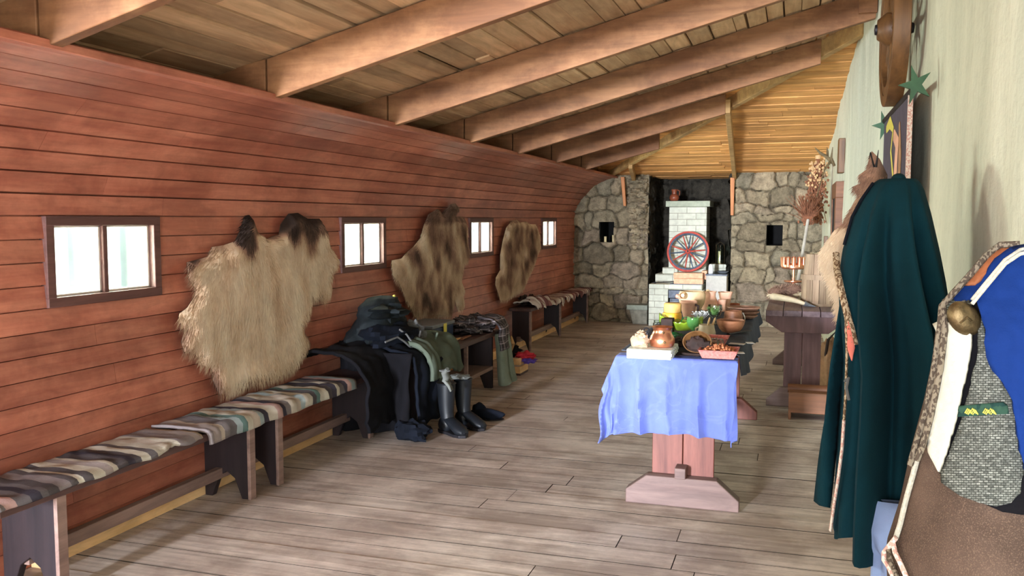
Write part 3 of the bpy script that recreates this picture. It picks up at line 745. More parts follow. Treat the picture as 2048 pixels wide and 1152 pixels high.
# ================================================================== BLUE TABLE
TX0, TX1, TY0, TY1, TZ = -.83, -.25, 4.27, 6.82, .77
t = thing('trestle_table', 'long red trestle table under a blue cloth and black runner', 'table', (-.52, 5.5, 0))
m = MB()
for k in range(4):
    a = TX0+.02+(TX1-TX0-.04)*k/4; m.box(a+.002, a+(TX1-TX0-.04)/4-.002, TY0+.03, TY1, TZ-.04, TZ-.003, random.random())
m.build('tabletop', 'mauve_top_wood', t, bevel=.003)
for ly in (4.47, 6.58):
    m = MB(); m.box(-.675, -.522, ly-.02, ly+.02, .12, TZ-.12, .3); m.box(-.518, -.365, ly-.02, ly+.02, .12, TZ-.12, .8); m.build('leg_panel', 'red_table_wood', t, bevel=.003)
    m = MB(); m.prism([(-.80, 0), (-.235, 0), (-.235, .055), (-.345, .15), (-.695, .15), (-.80, .07)], ly-.085, ly-.01, 'Y', .5); m.build('foot', 'mauve_foot_wood' if ly < 5 else 'red_table_wood', t, bevel=.004)
    m = MB(); m.prism([(-.72, TZ-.13), (-.34, TZ-.13), (-.26, TZ-.06), (-.26, TZ-.04), (-.80, TZ-.04), (-.80, TZ-.06)], ly-.06, ly-.01, 'Y', .5); m.build('apron_beam', 'red_table_wood', t, bevel=.003)
m = MB(); m.box(-.55, -.495, 4.36, 6.68, .15, .205, .7); m.build('stretcher', 'mauve_foot_wood', t, bevel=.004)
# blue cloth draped over the near end
def cloth_fn(u, v):
    # u across, v along (0 = front hem, 1 = far edge on the table top)
    hx = .17; hy = .385; x = TX0-hx+(TX1-TX0+hx+.05)*u; y = TY0-hy+(hy+.09)*v
    ox = max(0, TX0-x, x-TX1); oy = max(0, TY0-y); sx = -1 if x < TX0 else 1
    cx_ = min(max(x, TX0), TX1); cy_ = max(y, TY0)
    dn = math.hypot(ox, oy)**1.0 if (ox > 0 and oy > 0) else max(ox, oy)
    dn = max(ox, oy)+(.30 if x < TX0 else .5)*min(ox, oy)
    k = dn/.4
    fx = ((-.055*ox/.17+.014*math.sin(y*26)*k) if sx < 0 else .004*math.sin(y*30)) if ox > 0 else 0
    ph = x*24+1.0+2.2*noise.noise(Vector((x*3.5, dn*2.2, 4)))
    fy = -(.016+.048*k**.8*(1-abs(math.sin(ph)))**1.5+.008*k*math.sin(x*71+3*dn)+.02*k+.010*noise.noise(Vector((x*9, dn*9, 14)))*min(1, k*3)) if oy > 0 else 0
    if ox > 0 and oy > 0: fx += (-.02*k if sx < 0 else -.015*k); fy -= .025*k
    sag = .012*noise.noise(Vector((x*6, dn*5, 9))) * k
    if dn > 0: z = TZ+.006-dn*(1-.035*k); fx += (0 if ox else .012*k*math.sin(x*5+dn*9))
    else: z = TZ+.006+.0015*noise.noise(Vector((x*15, y*15, 0)))
    cr = .0028*(1-min(1, abs(noise.noise(Vector((x*4.5, dn*5, 31))))*7))
    return (cx_+fx, cy_+fy+sag-cr*(1 if oy > 0 else 0), z+(hemw(x) if oy > 0 else 0)*k)
def hemw(x): return .010*math.sin(x*9)
m = MB(); m.grid(cloth_fn, 110, 90); tag(m.build('table_cloth', 'blue_linen', solid=.004, recalc=False, sharp=80), 'cornflower blue linen cloth hanging over the near table end', 'tablecloth')
# black and grey runner over the rest of the table
def run_fn(u, v):
    hx = .13; x = TX0+(TX1-TX0+hx)*u; y = 4.40+(6.86-4.40)*v+.035*noise.noise(Vector((x*7, 2, 0)))*(1-v); ox = max(0, x-TX1); k = ox/hx
    return (min(x, TX1)+.02*k+.012*k*math.sin(y*17), y, TZ+.013-ox*(1+.25*math.sin(y*5+2))+.004*abs(noise.noise(Vector((x*9, y*5, 3)))))
m = MB(); m.grid(run_fn, 40, 160); tag(m.build('table_runner', 'runner_grey', solid=.004, recalc=False, sharp=80), 'dark grey cloth covering the table behind the blue cloth', 'cloth')
m = MB(); m.grid(lambda u, v: (-.72+.36*u+.03*v, 4.275+.30*v+.02*math.sin(u*9)*(1-v), TZ+.020+.004*abs(noise.noise(Vector((u*6, v*6, 1))))), 20, 20)
tag(m.build('black_cloth', 'runner_black', solid=.004, recalc=False, sharp=80), 'small black cloth under the dark wooden bowl at the table edge', 'cloth')

# ------------------------------------------------ items on the blue table
Z1 = TZ+.021
def spot(px_, py_, z=None): return atz(px_, py_, Z1 if z is None else z)
def lt(name, label, cat, px_, py_, prof, mat, n=28, group=None, z=None, sx=1, sy=1, children=None):
    """turned vessel: prof in photo pixels (radius, height) at the spot"""
    p = spot(px_, py_, z); s_ = mpp(p); p = p+np.array([0, max(a for a, b in prof)*s_*sy, 0])
    m = MB(); m.lathe([(a*s_, b*s_) for a, b in prof], p, n, .5, sx, sy)
    if children is None: return tag(m.build(name, mat), label, cat, group), p, s_
    t = thing(name, label, cat, tuple(p), 0, group); m.build(children, mat, t); return t, p, s_
# woven white box
a = spot(1253, 714); b = spot(1344, 716); bw = b[0]-a[0]
m = MB(); x0, y0 = a[0], a[1]; t = thing('woven_box', 'flat white woven box at the near left table corner', 'basket', (x0+bw/2, y0+.13, Z1-.006))
m.box(x0, x0+bw, y0, y0+.26, Z1-.006, Z1+.040)
o = m.build('box_body', 'basket_white', t, bevel=.004)
m = MB(); rg = random.Random(4)
for i in range(9):
    for j in range(3):
        xx = x0+bw*(i+.5)/9; zz = Z1-.004+.044*(j+.5)/3
        if (i+j) % 2: m.box(xx-bw/19, xx+bw/19, y0-.0035, y0+.001, zz-.0065, zz+.0065, rg.random())
for i in range(11):
    for j in range(3):
        yy = y0+.26*(i+.5)/11; zz = Z1-.004+.044*(j+.5)/3
        if (i+j) % 2: m.box(x0+bw-.001, x0+bw+.0035, yy-.011, yy+.011, zz-.0065, zz+.0065, rg.random())
m.build('weave_slat', 'basket_white', t, bevel=.001)['label'] = 'raised pale woven slats'
ZB = Z1+.041
# copper pot
pc, p, s_ = lt('copper_pot', 'shiny hammered copper pot on the white woven box', 'pot', 1320, 697, [(17, 0), (23, 2), (26, 10), (25, 18), (20, 27), (17.5, 33), (19, 38), (22, 41), (21, 41.5), (18, 38), (16, 33), (18, 27), (22, 18), (22, 9), (16, 4), (0, 4)], 'copper', z=ZB, children='pot_body')
for dx, dz in ((5, 31), (9, 12)):
    m = MB(); m.blob((p[0]+dx*s_, p[1]-(19.5 if dz > 20 else 25)*s_, p[2]+dz*s_), 2.4*s_, 1.6*s_, 2.4*s_); m.build('rivet', 'bronze', pc)
p = spot(1277, 697, ZB); s_ = mpp(p); sk = thing('cloth_pouch', 'small tied burlap pouch beside the copper pot', 'pouch', (p[0], p[1]+17*s_, ZB))
m = MB(); m.blob((p[0], p[1]+17*s_, ZB+12*s_), 18.5*s_, 16*s_, 13.5*s_, .35, 9, 3, 26, flatbot=-12*s_); m.blob((p[0]+2*s_, p[1]+14*s_, ZB+26*s_), 11*s_, 9*s_, 7*s_, .9, 16, 7, 20)
m.build('pouch_body', 'burlap', sk)
m = MB(); m.tube([(p[0]+2*s_+9.5*s_*math.cos(a_), p[1]+14*s_+8*s_*math.sin(a_), ZB+22*s_) for a_ in np.linspace(0, 2*PI, 16)], 1.0*s_, 6); m.build('tie_cord', 'rope_white', sk)
p = spot(1291, 677, ZB); s_ = mpp(p); m = MB(); q = p+np.array([0, .03, 0])
m.tube([(q[0]+6*s_*math.cos(a_), q[1], q[2]+14*s_+6*s_*math.sin(a_)) for a_ in np.linspace(0, 2*PI, 18)], 1.3*s_, 6); m.tube([(q[0]+2*s_, q[1], q[2]), (q[0]+2*s_, q[1], q[2]+9*s_)], [5*s_, 3*s_], 10)
tag(m.build('iron_ring_handle', 'iron'), 'small dark iron ringed weight behind the burlap pouch', 'weight')
# dark tipped bowl / mask
p = spot(1391, 712); s_ = mpp(p); t = thing('tipped_bowl', 'brown hollow wooden bowl tipped open towards the table edge', 'bowl', (p[0], p[1]+25*s_, Z1))
R3 = Matrix.Rotation(math.radians(62), 3, 'X')
m = MB(); m.lathe([(0, -19*s_), (14*s_, -16*s_), (24*s_, -8*s_), (28*s_, 2*s_), (29*s_, 8*s_), (27*s_, 8*s_), (24*s_, 1*s_), (18*s_, -8*s_), (0, -13*s_)], (p[0], p[1]+30*s_, Z1+22*s_), 30, .5, 1, .82, R3)
m.build('bowl_shell', 'wheel_wood', t)
m = MB(); m.blob((p[0]+2*s_, p[1]+22*s_, Z1+17*s_), 24*s_, 11*s_, 18*s_, .4, 10, 5, 24); m.build('dark_lining', 'leather_dark', t)
m = MB(); m.tube([(p[0]+28*s_*math.cos(a_), p[1]+14*s_+12*s_*math.sin(a_), Z1+2.5*s_) for a_ in np.linspace(PI*1.02, PI*1.98, 20)], 2.6*s_, 8); m.build('fur_rim', 'leather_dark', t)
# pink basket trays
def pink_tray(label, px0, px1, py, hgt, z=None):
    a = spot(px0, py, z); b = spot(px1, py, z); s_ = mpp(a); zb = a[2]; x0, x1 = a[0], b[0]; y0 = a[1]; dpt = .13; fl = .016
    t = thing('pink_basket', label, 'basket', ((x0+x1)/2, y0+dpt/2, zb))
    m = MB(); h = hgt*s_; n = 72
    def ring(k, zz, ex):
        out = []
        for i in range(n):
            s4 = i/n*4; e = int(s4) % 4; f_ = s4-int(s4); c = [(x0-ex, y0-ex), (x1+ex, y0-ex), (x1+ex, y0+dpt+ex), (x0-ex, y0+dpt+ex)]
            A, B = c[e], c[(e+1) % 4]; wv = .0022*math.sin(i*PI/1.5) if k else 0
            nx_, ny_ = (0, -1) if e == 0 else (1, 0) if e == 1 else (0, 1) if e == 2 else (-1, 0)
            out.append((A[0]+(B[0]-A[0])*f_+nx_*wv, A[1]+(B[1]-A[1])*f_+ny_*wv, zz))
        return out
    rings = [ring(0, zb, 0), ring(1, zb+h*.35, fl*.4), ring(1, zb+h*.7, fl*.8), ring(0, zb+h*.93, fl), ring(0, zb+h, fl+.004), ring(0, zb+h, fl-.004), ring(0, zb+h*.4, fl*.2), ring(0, zb+.005, -.004)]
    vs = sum(rings, []); fs = [(k*n+i, k*n+(i+1) % n, (k+1)*n+(i+1) % n, (k+1)*n+i) for k in range(len(rings)-1) for i in range(n)]; fs += [tuple(range(n-1, -1, -1)), tuple(range(7*n, 8*n))]
    m.add(vs, fs); m.build('basket_body', 'pink_basket', t, sharp=60); return t, (x0, x1, y0, y0+dpt, zb, h)
t, (x0, x1, y0, y1, zb, h) = pink_tray('pink woven tray heaped with hazelnuts at the front edge', 1404, 1469, 716, 17)
m = MB(); rg = random.Random(8)
for i in range(110):
    u, v = rg.random(), rg.random(); m.blob((x0+(x1-x0)*u, y0+(y1-y0)*v, zb+h*.80+.022*(1-(2*u-1)**2)*rg.random()), .0065, .0065, .006, .3, 4, i, 8, rg.random())
o = tag(m.build('hazelnuts', 'nuts'), 'brown nuts filling the front pink tray', 'nuts', kind='stuff')
pink_tray('pink woven tray half hidden behind the nut tray', 1420, 1449, 690, 14)
# jars in front of it
def jar(label, px_, py_, rpx, hpx, content, cmat, z=None, lid=None):
    t, p, s_ = lt('glass_jar', label, 'jar', px_, py_, [(rpx*.9, 0), (rpx, 1), (rpx, hpx*.78), (rpx*.8, hpx*.86), (rpx*.85, hpx), (rpx*.78, hpx)], 'clear_glass', z=z, children='jar_glass')
    if cmat: m = MB(); m.lathe([(0, 0.6*s_), (rpx*.9*s_, .6*s_), (rpx*.9*s_, hpx*content*s_), (0, hpx*content*s_)], p, 18); m.build('jar_content', cmat, t)
    if lid: m = MB(); m.lathe([(0, hpx*s_), (rpx*.95*s_, hpx*s_), (rpx*.95*s_, (hpx+3)*s_), (0, (hpx+3)*s_)], p, 18); m.build('lid', lid, t)
    return t
jar('clear glass jar with dark spice beside the tipped bowl', 1428, 697, 7, 20, .6, 'brown_glaze')
jar('small empty glass jar right of the spice jar', 1441, 697, 5.5, 19, .3, 'wax')
jar('clear glass jar with dark contents left behind the copper pot', 1314, 668, 10, 26, .6, 'brown_glaze')
p = spot(1330, 669); s_ = mpp(p); m = MB(); m.box(p[0]-9*s_, p[0]+14*s_, p[1]+.01, p[1]+.10, Z1, Z1+31*s_); tag(m.build('dark_box', 'leather_dark', bevel=.003), 'dark upright box behind the copper pot', 'box')
# dark green bottle lying
p = spot(1350, 680); s_ = mpp(p); m = MB(); m.lathe([(0, -14*s_), (7*s_, -13*s_), (8*s_, -4*s_), (7*s_, 3*s_), (3*s_, 8*s_), (3*s_, 13*s_)], (p[0], p[1]+.03, Z1+8*s_), 20, M3=Matrix.Rotation(math.radians(80), 3, 'Y'))
tag(m.build('green_bottle', 'dark_green_glass'), 'small dark green bottle lying between pot and leaf dish', 'bottle')
p = spot(1362, 694); s_ = mpp(p); m = MB(); m.blob((p[0]-4*s_, p[1]+.05, Z1+8*s_), 16*s_, 22*s_, 8*s_, .9, 10, 6, 24, flatbot=-8*s_); tag(m.build('dark_leather_bundle', 'leather_dark'), 'dark crumpled leather lying behind the white box', 'leather')
p = spot(1358, 690); m = MB(); m.box(p[0]-.02, p[0]+.02, p[1], p[1]+.03, Z1+.018, Z1+.022); tag(m.build('white_card', 'white_card'), 'tiny white card lying on the dark leather', 'card')
# leaf dish of green glass
p = spot(1358, 668); s_ = mpp(p); t = thing('leaf_dish', 'leaf-shaped olive green glass dish with a curled stem', 'dish', (p[0], p[1]+.06, Z1))
def leaf(u, v):
    L = (u-.5)*2; wd = .062*(1-abs(L)**2.2)**.6; lx = .125*L; s2 = (v-.5)*2
    return (p[0]+lx+.002, p[1]+.065+wd*s2*1.3, Z1+.012+.055*s2*s2+.03*L*L+(.03 if L < -.5 else 0)*(-L-.5)+.003*math.sin(L*22)*abs(s2))
m = MB(); m.grid(leaf, 40, 16); m.build('leaf_bowl', 'olive_glass', t, solid=.004, recalc=False)
m = MB(); q = p+np.array([.035, .03, .04]); m.tube([(q[0]+.026*math.cos(a_), q[1], q[2]+.03+.026*math.sin(a_)) for a_ in np.linspace(-.5, PI+1.2, 22)], .0028, 6); m.build('stem_loop', 'dark_green_glass', t)
# green goblet
def goblet(label, px_, py_, s2, mat, herb=False):
    t, p, s_ = lt('glass_goblet', label, 'goblet', px_, py_, [(9*s2, 0), (9*s2, .8*s2), (2.4*s2, 3*s2), (1.8*s2, 8*s2), (3*s2, 10*s2), (10*s2, 16*s2), (13*s2, 26*s2), (12*s2, 34*s2), (11.2*s2, 34*s2), (12*s2, 26*s2), (9*s2, 17*s2), (0, 12*s2)], mat, children='goblet_glass')
    return t, p, s_
t, p, s_ = goblet('dark green stemmed glass beside the leaf dish', 1384, 671, 1.0, 'green_glass')
rg = random.Random(6)
m = MB()
for i in range(26):
    a_ = rg.uniform(0, 2*PI); L = rg.uniform(.05, .09); q = Vector(p)+Vector((0, 0, 14*s_)); e = q+Vector((math.cos(a_)*L*.4, math.sin(a_)*L*.4, L*.8)); m.tube([q, (q+e)/2+Vector((0, 0, .01)), e], [.0012, .001, .0005], 4)
    for k in range(4): c_ = q.lerp(e, .4+.15*k); m.blob(tuple(c_+Vector((rg.uniform(-.006, .006), 0, 0))), .006, .002, .003, 0, 4, 0, 6, rg.random())
tag(m.build('herb_sprigs', 'herb_green'), 'green herb sprigs standing in the dark green glass', 'herbs')
t, p, s_ = goblet('pale green stemmed glass behind the wooden bowl', 1428, 650, 1.15, 'clear_glass')
m = MB()
for i in range(44):
    a_ = rg.uniform(0, 2*PI); L = rg.uniform(.05, .10); q = Vector(p)+Vector((0, 0, 14*s_)); e = q+Vector((math.cos(a_)*L*.45-.01, math.sin(a_)*L*.4, L*.75)); m.tube([q, (q+e)/2+Vector((0, 0, .012)), e], [.0012, .001, .0005], 4)
    for k in range(4): c_ = q.lerp(e, .4+.15*k); m.blob(tuple(c_+Vector((rg.uniform(-.006, .006), 0, 0))), .006, .002, .0035, 0, 4, 0, 6, rg.random())
tag(m.build('herb_sprigs', 'herb_green'), 'pale herb bunch standing in the light green glass', 'herbs')
# plate with white flowers
p = spot(1398, 646); s_ = mpp(p); m = MB()
for i in range(60):
    a_ = rg.uniform(0, 2*PI); r_ = rg.uniform(0, 1)**.5; x = p[0]+.06*r_*math.cos(a_); y_ = p[1]+.05+.05*r_*math.sin(a_); z_ = Z1+.05+.02*rg.random()
    m.tube([(p[0], p[1]+.05, Z1), (x, y_, z_)], .0008, 4); m.blob((x, y_, z_), .006, .006, .004, 0, 3, 0, 7)
tag(m.build('white_flowers', 'salt_white'), 'low cluster of small white flowers between the two glasses', 'flowers')
# cream mug with wooden spoons
t, p, s_ = lt('ceramic_mug', 'cream and brown glazed mug in the middle of the table', 'mug', 1411, 676, [(15, 0), (18, 2), (18.5, 9), (16, 18), (15, 25), (14, 25), (15, 18), (17, 9), (0, 3)], 'cream_glaze', children='mug_body')
m = MB(); m.tube([(p[0]-17*s_, p[1], p[2]+19*s_), (p[0]-21*s_, p[1]-.01, p[2]+17*s_), (p[0]-21*s_, p[1]-.01, p[2]+9*s_), (p[0]-18*s_, p[1], p[2]+6*s_)], 1.8*s_, 8); m.build('handle', 'cream_glaze', t)
for i, (dx, tx, hh, lb) in enumerate(((-1, 6, 40, 'pointed wooden spoon handle leaning left in the cream mug'), (6, 17, 40, 'pointed wooden spoon handle leaning right in the cream mug'))):
    m = MB(); b0 = Vector((p[0]+dx*s_, p[1], p[2]+5*s_)); e = Vector((p[0]+tx*s_, p[1]+.005, p[2]+hh*s_)); m.tube([b0, b0.lerp(e, .45), b0.lerp(e, .7), b0.lerp(e, .9), e], [3*s_, 3.4*s_, 4.6*s_, 3.6*s_, .8*s_], 10, flat=.5)
    tag(m.build('wooden_spoon', 'spoon_wood'), lb, 'spoon', 'wooden spoons in the cream mug')
# wooden bowls and cup
lt('wooden_bowl', 'wide turned wooden bowl standing on the right table edge', 'bowl', 1459, 668, [(13, 0), (17, 1), (23, 8), (27, 17), (28.5, 25), (27, 25.5), (25, 17), (20, 9), (0, 5)], 'bowl_wood')
t, p, s_ = lt('wooden_cup', 'brown wooden cup with a cord loop behind the wide bowl', 'cup', 1465, 650, [(14, 0), (18, 2), (19, 10), (18, 20), (16.5, 27), (15.5, 27), (16.5, 20), (17, 10), (0, 4)], 'bowl_wood', children='cup_body')
m = MB(); m.tube([(p[0]+(19+4*math.sin(k))*s_, p[1]-.02, p[2]+(24-k*8)*s_) for k in np.linspace(0, 3, 16)], 1.0*s_, 6); m.build('cord_loop', 'rope_white', t)
# knife, cards
p = spot(1456, 672); q = spot(1502, 664); m = MB(); m.tube([Vector(p)+Vector((0, 0, .01)), Vector(p).lerp(Vector(q), .4)+Vector((0, 0, .011)), Vector(q)+Vector((0, 0, .008))], [.011, .010, .006], 8, flat=.6); tag(m.build('sheathed_knife', 'iron'), 'dark sheathed knife lying in front of the wooden bowl', 'knife')
for i, (xx, yy, wd, rz, lb) in enumerate(((1474, 688, 30, -.15, 'white paper card lying on the grey cloth right of the jars'), (1500, 686, 14, .3, 'small white card at the right table edge'), (1478, 706, 20, .2, 'white card lying nearest the right front table corner'))):
    p = spot(xx, yy); s_ = mpp(p); m = MB(); c_, sn = math.cos(rz), math.sin(rz); hw = wd*s_/2; hd = .025
    m.hexa([(p[0]+c_*a_-sn*b_, p[1]+sn*a_+c_*b_, Z1+dz) for dz in (0, .0025) for a_, b_ in ((-hw, -hd), (hw, -hd), (hw, hd), (-hw, hd))]); tag(m.build('paper_card', 'white_card', smooth=False), lb, 'card')
p = spot(1375, 681); m = MB(); m.box(p[0]-.05, p[0]+.07, p[1], p[1]+.07, Z1-.003, Z1+.002); tag(m.build('paper_card', 'white_card', smooth=False), 'white paper lying beneath the dark green glass', 'card')
# cheeses
p = spot(1341, 652); s_ = mpp(p)
m = MB(); m.lathe([(0, 0), (18*s_, 0), (19.5*s_, 2*s_), (19.5*s_, 22*s_), (18*s_, 25*s_), (0, 25*s_)], (p[0], p[1]+20*s_, Z1), 36); tag(m.build('cheese_wheel', 'orange_wax'), 'bright yellow lower cheese wheel behind the leaf dish', 'cheese')
m = MB(); m.lathe([(0, 0), (16*s_, 0), (17.5*s_, 2.5*s_), (17.5*s_, 17*s_), (15*s_, 19.5*s_), (0, 20*s_)], (p[0]+1*s_, p[1]+21*s_, Z1+25.3*s_), 36); tag(m.build('cheese_wheel', 'cheese'), 'pale round cheese resting on top of the yellow one', 'cheese')
# clay vessels
t, p, s_ = lt('clay_pot', 'pinkish clay pot in front of the pale spouted vessel', 'pot', 1375, 640, [(8, 0), (10, 2), (14, 18), (16, 32), (17, 33), (17, 37), (15.5, 37), (14, 32), (0, 10)], 'terracotta', children='pot_body')
m = MB(); m.tube([(p[0]+14*s_, p[1]-.02, p[2]+30*s_), (p[0]+20*s_, p[1]-.03, p[2]+28*s_), (p[0]+19*s_, p[1]-.03, p[2]+14*s_), (p[0]+16*s_, p[1]-.02, p[2]+8*s_)], 2.6*s_, 8); m.build('dark_handle', 'leather_dark', t)
p = spot(1381, 628); s_ = mpp(p); c0 = (p[0], p[1]+.08, Z1); t = thing('spouted_vessel', 'pale yellow clay vessel with two open spouts', 'jug', c0)
m = MB(); m.lathe([(11*s_, 0), (16*s_, 3*s_), (24*s_, 18*s_), (27*s_, 30*s_), (27*s_, 38*s_), (24*s_, 44*s_), (22*s_, 44*s_), (24*s_, 37*s_), (22*s_, 22*s_), (0, 8*s_)], c0, 32); m.build('vessel_body', 'pale_clay', t)
for i, (dx, dz, rr_, L) in enumerate(((-14, 37, 6.5, 30), (-26, 34, 4.5, 20))):
    m = MB(); a_ = Vector((c0[0]+dx*.55*s_, c0[1]-10*s_, Z1+(dz-3)*s_)); e = Vector((c0[0]+dx*1.05*s_, c0[1]-(34 if i == 0 else 24)*s_, Z1+(dz+1)*s_)); m.tube([a_, e], [rr_*1.1*s_, rr_*s_], 14, cap=False); m.tube([a_, e], [rr_*.7*s_, rr_*.6*s_], 14); m.build('spout', 'pale_clay' if i == 0 else 'terracotta', t)
t, p, s_ = lt('clay_jug', 'tall pinkish clay jug with a narrow neck', 'jug', 1418, 624, [(12, 0), (17, 3), (19, 10), (15, 21), (11, 29), (11, 36), (13, 40), (11, 40), (9, 34), (0, 20)], 'terracotta', children='jug_body')
m = MB(); m.blob((p[0]-4*s_, p[1]-6*s_, p[2]+41*s_), 4*s_, 4*s_, 3.5*s_); m.blob((p[0]-12*s_, p[1]-4*s_, p[2]+36*s_), 3*s_, 3*s_, 3*s_); m.build('knob', 'pale_clay', t)
lt('flower_pot', 'flared terracotta pot behind the pale green glass', 'pot', 1449, 620, [(7, 0), (8, 1), (13, 30), (15, 35), (13.5, 35), (11, 29), (0, 8)], 'terracotta')
lt('clay_beaker', 'small terracotta beaker in front of the flared pot', 'beaker', 1443, 624, [(5, 0), (7, 2), (7, 14), (8.5, 24), (7.5, 24), (6, 14), (0, 4)], 'terracotta')
lt('clay_dish', 'low dark red dish beyond the flared pot', 'dish', 1466, 616, [(8, 0), (12, 4), (13, 8), (12, 8), (0, 3)], 'brown_glaze')
# stacked wooden platters
p = spot(1484, 640); s_ = mpp(p)
for i, (rx, h0, hh, dx, lb) in enumerate(((29, 0, 7, 0, 'lowest wooden platter of the stack at the right table edge'), (30, 7.3, 7, 2, 'middle wooden platter of the stack'), (33, 14.6, 9, 1, 'topmost pale shallow platter of the stack'))):
    m = MB(); m.lathe([(rx*.6*s_, 0), (rx*.75*s_, 1*s_), (rx*s_, hh*.8*s_), (rx*s_, hh*s_), (rx*.94*s_, hh*s_), (rx*.7*s_, 3*s_), (0, 2.2*s_)], (p[0]+dx*s_, p[1]+.11, Z1+h0*s_), 36, .3*i, 1, .9)
    tag(m.build('wooden_platter', 'tray_wood'), lb, 'platter', 'stacked wooden platters')

# ================================================================== RIGHT TABLE
t = thing('trestle_table', 'mauve plank table against the white wall holding the wooden tub', 'table', (.08, 8.1, 0))
UX0, UX1, UY0, UY1, UZ = -.20, .40, 6.82, 9.4, .77
m = MB(); xs = [UX0, -.075, .06, .19, .31, UX1]
for i in range(5): m.box(xs[i]+.002, xs[i+1]-.002, UY0+[0, .01, .005, .0, .01][i], UY1, UZ-.045, UZ, [.9, .3, .7, .2, .6][i])
m.build('tabletop', 'mauve_top_wood', t, bevel=.004)
for ly in (7.12, 9.15):
    m = MB(); m.box(-.065, .065, ly-.02, ly+.02, .12, UZ-.16, .2); m.box(.071, .205, ly-.02, ly+.02, .12, UZ-.16, .8); m.build('leg_panel', 'mauve_table_wood', t, bevel=.003)
    m = MB(); m.prism([(-.19, 0), (.34, 0), (.34, .07), (.26, .15), (-.08, .15), (-.19, .05)], ly-.07, ly-.02, 'Y', .5); m.build('foot', 'mauve_foot_wood', t, bevel=.004)
    m = MB(); m.prism([(-.08, UZ-.17), (.25, UZ-.17), (.35, UZ-.09), (.35, UZ-.045), (-.20, UZ-.045), (-.20, UZ-.09)], ly-.25 if ly < 8 else ly-.06, ly-.02, 'Y', .5); m.build('apron_beam', 'mauve_table_wood', t, bevel=.003)
t = thing('step_box', 'low brown wooden step box in front of the right table', 'box', (.11, 6.8, 0))
m = MB(); m.box(-.02, .26, 6.60, 6.86, .05, .20, .5); m.box(-.02, .0, 6.60, 6.86, 0, .06, .5); m.box(.24, .26, 6.60, 6.86, 0, .06, .5); m.build('box_body', 'brown_box_wood', t, bevel=.004)
m = MB(); m.tube([(-.028, 6.735, .205), (.268, 6.735, .205)], .034, 16, .7); m.build('rounded_lid', 'brown_box_wood', t)
# tub
p = (.185, 7.35); tb = thing('wooden_tub', 'tall two-tiered wooden tub on the right table', 'tub', (p[0], p[1], UZ))
m = MB()
for k in range(16):
    a0, a1 = 2*PI*k/16+.012, 2*PI*(k+1)/16-.012
    for (r0, r1, z0, z1) in ((.135, .128, 0, .235), (.122, .104, .235, .405)):
        def P(a_, r_, z_): return (p[0]+r_*math.cos(a_), p[1]+r_*math.sin(a_), UZ+z_)
        m.hexa([P(a0, r0-.014, z0), P(a0, r0, z0), P(a1, r0, z0), P(a1, r0-.014, z0), P(a0, r1-.014, z1), P(a0, r1, z1), P(a1, r1, z1), P(a1, r1-.014, z1)], ((k*7) % 16)/16)
m.build('stave', 'tub_wood', tb, bevel=.002)
m = MB(); m.lathe([(.1235, .205), (.140, .205), (.138, .245), (.120, .245)], (p[0], p[1], UZ), 40); m.build('hoop', 'tub_wood', tb); m = MB(); m.lathe([(.121, .0), (.138, .0), (.138, .02), (.121, .02)], (p[0], p[1], UZ), 40); m.build('hoop', 'tub_wood', tb)
m = MB(); m.lathe([(0, .37), (.098, .37), (.098, .38), (0, .38)], (p[0], p[1], UZ), 30); m.build('lid', 'tub_wood', tb)
# drinking horn on fur
p = np.array([-.10, 7.25]); m = MB(); pts = []
for k in range(15):
    a_ = k/14; pts.append((-.19+.30*a_+.02*math.sin(a_*PI), 7.55-.42*a_-.16*math.sin(a_*PI), UZ+.045-.028*a_+.02*math.sin(a_*PI)))
t = thing('drinking_horn', 'pale drinking horn lying at the corner of the right table', 'horn', (-.05, 7.15, UZ))
m.tube(pts, [.030*(1-.7*(k/14)**1.3) for k in range(15)], 16); m.build('horn_body', 'horn', t)
m = MB(); m.tube([pts[-3], pts[-1], (pts[-1][0]+.05, pts[-1][1]-.03, UZ+.010)], [.0215, .014, .003], 12); m.build('metal_tip', 'horn_tip', t)
m = MB(); q = []
for k in range(12): a_ = k/11; q.append((-.19+.26*a_, 7.5+.10*a_, UZ+.06+.045*math.sin(a_*PI*.8)))
m.tube(q, [.035+.012*math.sin(k) for k in range(12)], 14, r=.35)
hv, hf, hr = [], [], []; rg = random.Random(12)
for i in range(1800):
    k = rg.randrange(11); c_ = Vector(q[k]).lerp(Vector(q[k+1]), rg.random()); d = Vector((rg.gauss(0, 1), rg.gauss(0, 1), rg.gauss(0, 1))).normalized(); c_ += d*.034; g = (d+Vector((.4, 0, .1))).normalized(); s_ = g.cross(Vector((0, 1, .2))).normalized()*.0015; b0 = len(hv); v_ = rg.uniform(.15, .6)
    hv += [c_-s_, c_+s_, c_+g*.03]; hf.append((b0, b0+1, b0+2)); hr += [v_]*3
m.add(hv, hf, hr); tag(m.build('fur_collar', 'fur', recalc=False), 'rolled brown fur behind the drinking horn', 'fur')
m = MB()
for i in range(14): m.blob((.0+.10*rg.random(), 7.5+.1*rg.random(), UZ+.03+.06*rg.random()), .03, .02, .018, .3, 5, i, 10)
tag(m.build('shells', 'cream_glaze'), 'pale shells piled beside the tub', 'shells', kind='stuff')
